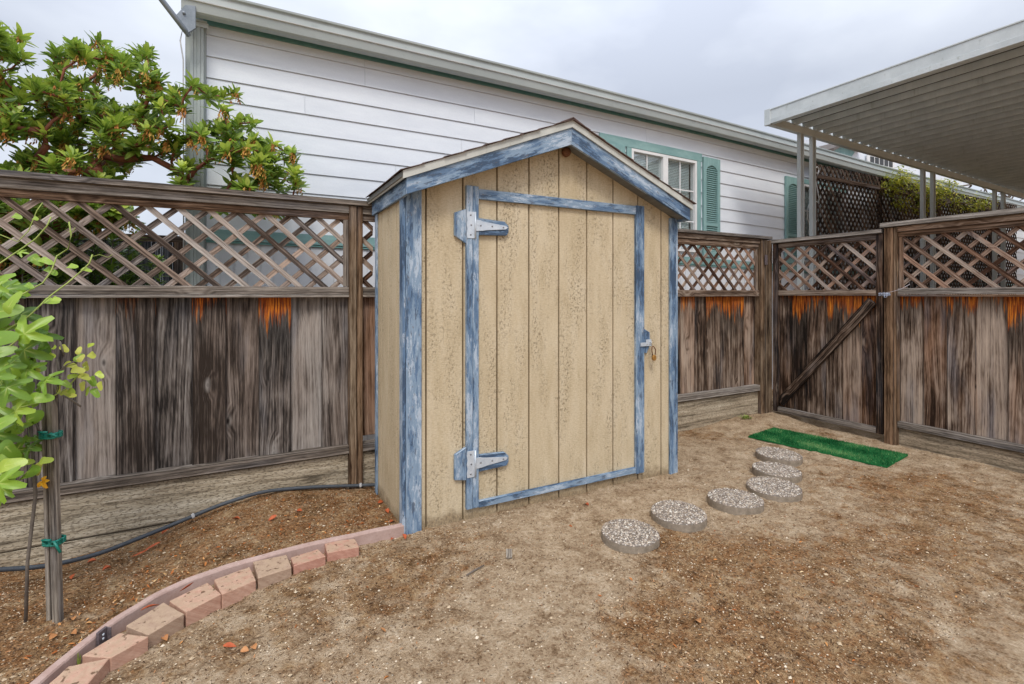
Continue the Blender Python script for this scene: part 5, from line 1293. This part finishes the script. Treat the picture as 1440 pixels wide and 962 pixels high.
fc = vp(60, 676, 2.92)
for k in range(6):
    an = -2.2+k*.55+rg.uniform(-.2, .2); mb.leaf(fc, RDv*math.cos(an)*.6+UPv*math.sin(an)-VDv*rg.uniform(0, .5), -VDv+RDv*rg.uniform(-.6, .6), rg.uniform(.02, .042), .018, (.5, .5, 0), .5, .5)
mb.build('flower', 'flower_orange', vine)
# a leaf tip of the same vine hangs at the top left: separate sprig of the tree, built above

# ================================================================ LITTER
rg = random.Random(77)
LEAVES = [(521, 682, 0, 'red leaf caught where the hose meets the shed'), (535, 706, 0, 'curled red leaf against the shed side, second from the fence'), (545, 719, 0, 'thin red leaf against the shed side, third from the fence'),
          (551, 733, 0, 'crumpled red leaf by the shed side just above the edging'), (553, 755, 1, 'long red leaf lying below the end of the pink edging'), (568, 757, 0, 'rolled red leaf at the foot of the blue corner trim'),
          (332, 729, 0, 'red leaf below the hose, midway along the left fence'), (420, 718, 0, 'flat red leaf in the bed near the shed end of the hose'), (383, 730, 0, 'small red leaf in the bed right of the hose sag'),
          (232, 749, 0, 'small orange leaf touching the hose beside its clip'), (215, 770, 1, 'long red leaf in the bed below the hose'), (197, 780, 1, 'torn orange red leaf just left of the long one'),
          (129, 789, 0, 'orange leaf beside the hose, right of the stake'), (103, 811, 0, 'dark red leaf right of the stake'), (150, 800, 0, 'red leaf in the bed midway between stake and edging'), (101, 871, 2, 'orange leaf at the foot of the stake'),
          (103, 891, 2, 'orange brown leaf by the edging below the stake'), (75, 896, 2, 'pale orange leaf under the stake'), (220, 897, 1, 'glossy red leaf below the speckled tan brick'), (232, 900, 2, 'yellowish leaf beside the red one below the speckled brick'),
          (344, 916, 2, 'tan curled leaf on the path'), (357, 911, 2, 'narrow orange leaf beside the curled tan one'), (323, 912, 0, 'pink leaf standing on edge on the path'), (538, 888, 2, 'orange leaf alone on the dirt in front of the shed'),
          (211, 853, 1, 'long thin red leaf wedged behind the speckled tan brick'), (263, 828, 1, 'long thin red leaf wedged behind the clean orange brick'), (825, 709, 0, 'small red leaf at the foot of the shed front'), (983, 873, 2, 'orange leaf on the open dirt right of centre'), (590, 733, 0, 'tiny red leaf at the left foot of the shed front')]
for i, (px, py, ty, lab) in enumerate(LEAVES):
    p = onz(px, py, .02)
    if i in (24, 25): p = onz(px, py, .062); z = .064
    else:
        for _ in range(5): p = onz(px, py, gz(p.x, p.y)+.008)
        z = gz(p.x, p.y)+.009
    an = rg.uniform(-.4, .9) if ty == 1 else rg.uniform(0, 3.1)
    d = Vector((math.cos(an), math.sin(an), rg.uniform(-.05, .12))); L = {0: .055, 1: .085, 2: .038}[ty]*rg.uniform(.8, 1.15)*.85
    mb = MB(); s0 = Vector((-d.y, d.x, 0))
    mb.leaf(Vector((p.x, p.y, z))-d*L*.5, d, Vector((rg.uniform(-.5, .5), rg.uniform(-.5, .5), 1)), L, (.028 if ty != 1 else .017), (rg.random(), .5, 0), rg.uniform(.5, 1.1), rg.uniform(-.35, .3))
    T(mb, 'fallen_leaf', 'dead_leaf' if ty < 2 else 'dead_leaf_tan', lab, 'leaf', 'fallen leaves on the ground')
def inshed(x, y): return SX0-.02 < x < SX1+.02 and y > SY0-.015
def onstone(x, y):
    for (px, py, wpx, _) in SN:
        c_ = onz(px, py, .05)
        if math.hypot(x-c_.x, y-c_.y) < .165: return True
    return False
ch = MB(); pb_ = MB()
cnt_ = 0
while cnt_ < 34000:
    # denser towards the camera, where they can be made out
    x = rg.uniform(-1.9, 6.0); y = 1.0+3.0*rg.random()
    dist = math.hypot(x, y)
    if rg.random() > min(1, (3.0/dist)**1.3): continue
    if inshed(x, y) or y > 3.98 or x > 5.75 or onstone(x, y): continue
    bed = x < .86 and y > curb_y(x)+.045
    if not bed and x < .86 and y > curb_y(x)-.02: continue
    m, o_ = mulch(x, y)
    if rg.random() > .16+.9*m: continue
    cnt_ += 1
    z = gz(x, y); an = rg.uniform(0, 6.28); L = rg.uniform(.005, .015)*(1.0 if rg.random() < .96 else 2.2); W = rg.uniform(.0015, .0055)
    d = Vector((math.cos(an), math.sin(an), rg.uniform(-.35, .45)))*L; s_ = Vector((-math.sin(an), math.cos(an), rg.uniform(-.5, .5)))*W; p = Vector((x, y, z+.0025))
    c_ = rg.betavariate(1.6, 2.1)*.95 if rg.random() < (.93 if not bed else .8) else rg.uniform(.85, .97)
    ch.face([p-d/2-s_/2, p+d/2-s_*.3, p+d/2+s_*.3, p-d/2+s_/2], [(0, 0)]*4, (c_, 0, 0))
ch.build('wood_chips', 'chips', None, 0, kind='stuff')
cnt_ = 0
while cnt_ < 24000:
    x = rg.uniform(-1.9, 6.0); y = 1.0+3.0*rg.random(); dist = math.hypot(x, y)
    if rg.random() > min(1, (3.0/dist)**1.3): continue
    if inshed(x, y) or y > 3.98 or x > 5.75 or onstone(x, y): continue
    cnt_ += 1
    s_ = rg.uniform(.002, .0055)*(1 if rg.random() < .95 else 2); p = Vector((x, y, gz(x, y)+s_*.3))
    V = [p+Vector((s_*rg.uniform(.7, 1.3), 0, 0)), p+Vector((0, s_*rg.uniform(.6, 1.2), 0)), p-Vector((s_, 0, 0)), p-Vector((0, s_*rg.uniform(.6, 1.2), 0)), p+Vector((rg.uniform(-.4, .4)*s_, 0, s_*rg.uniform(.5, .9)))]
    pb_.shared(V, [(0, 1, 4), (1, 2, 4), (2, 3, 4), (3, 0, 4)], [(0, 0)]*5, (rg.betavariate(1.4, 1.4), 0, 0), False)
pb_.build('gravel', 'clods', None, 0, kind='stuff')
lt = MB(); cnt_ = 0
while cnt_ < 750:
    if rg.random() < .62:
        x = rg.uniform(-1.3, .85); y = curb_y(x)+.05+abs(rg.gauss(0, .42))
        if y > 3.86: continue
    else:
        x = rg.uniform(-.3, 5.2); y = rg.uniform(1.1, 2.7)
        m, o_ = mulch(x, y)
        if rg.random() > .08+.9*max(o_, m-.25): continue
    if inshed(x, y) or onstone(x, y) or (x < .86 and abs(y-curb_y(x)-.02) < .04): continue
    cnt_ += 1; an = rg.uniform(0, 6.28); L = rg.uniform(.010, .026)
    lt.leaf((x, y, gz(x, y)+.004), (math.cos(an), math.sin(an), rg.uniform(-.2, .35)), (rg.uniform(-.5, .5), rg.uniform(-.5, .5), 1), L, L*rg.uniform(.2, .5), (rg.random(), 0, 0), rg.uniform(.2, 1), rg.uniform(-.4, .4), seg=2)
lt.build('leaf_litter', 'litter', None, 0, kind='stuff')
# sticks and wood scraps
for (px, py, L, an, lab) in ((716, 778, .09, 1.1, 'flat grey wood scrap on the dirt before the shed'), (668, 802, .12, .3, 'dark twig left of the grey wood scrap')):
    p = onz(px, py, .01); mb = MB(); d = Vector((math.cos(an), math.sin(an), 0)); z = gz(p.x, p.y)+.004
    if L < .1: mb.beam(Vector((p.x, p.y, z))-d*L/2, Vector((p.x, p.y, z+.004))+d*L/2, (-d.y, d.x, 0), .035, .008, (.5, .3, 0)); T(mb, 'wood_scrap', 'stake_wood', lab, 'wood scrap', None, .001)
    else: mb.tube([Vector((p.x, p.y, z))-d*L/2, Vector((p.x, p.y, z+.004)), Vector((p.x, p.y, z))+d*L/2+Vector((.01, .01, 0))], [.004, .005, .003], 6); T(mb, 'twig', 'bark_grey', lab, 'twig')
wd = MB(); c_ = Vector((5.14, 3.83, gz(5.14, 3.83)))
for _ in range(46):
    an = rg.uniform(0, 6.28); wd.leaf(c_+Vector((rg.gauss(0, .03), rg.gauss(0, .03), 0)), Vector((math.cos(an), math.sin(an), rg.uniform(.4, 1.6))), Vector((0, 0, 1)), rg.uniform(.03, .06), rg.uniform(.008, .014), (rg.random(), 0, 0))
T(wd, 'weed', 'weed_leaf', 'small yellow green weed at the foot of the corner post', 'weed')
gb_ = MB(); p = onz(110, 928, .03)
for k in range(5): gb_.leaf(p+Vector((rg.uniform(-.008, .008), rg.uniform(-.008, .008), -.02)), Vector((rg.uniform(-.3, .6), rg.uniform(-.3, .3), 1.2)), Vector((0, 1, 0)), rg.uniform(.04, .055), .007, (.8, 0, 0), prof=[.5, 1, .5, .1])
T(gb_, 'grass_tuft', 'weed_leaf', 'tiny green grass tuft between the edging and the askew brick', 'grass tuft')
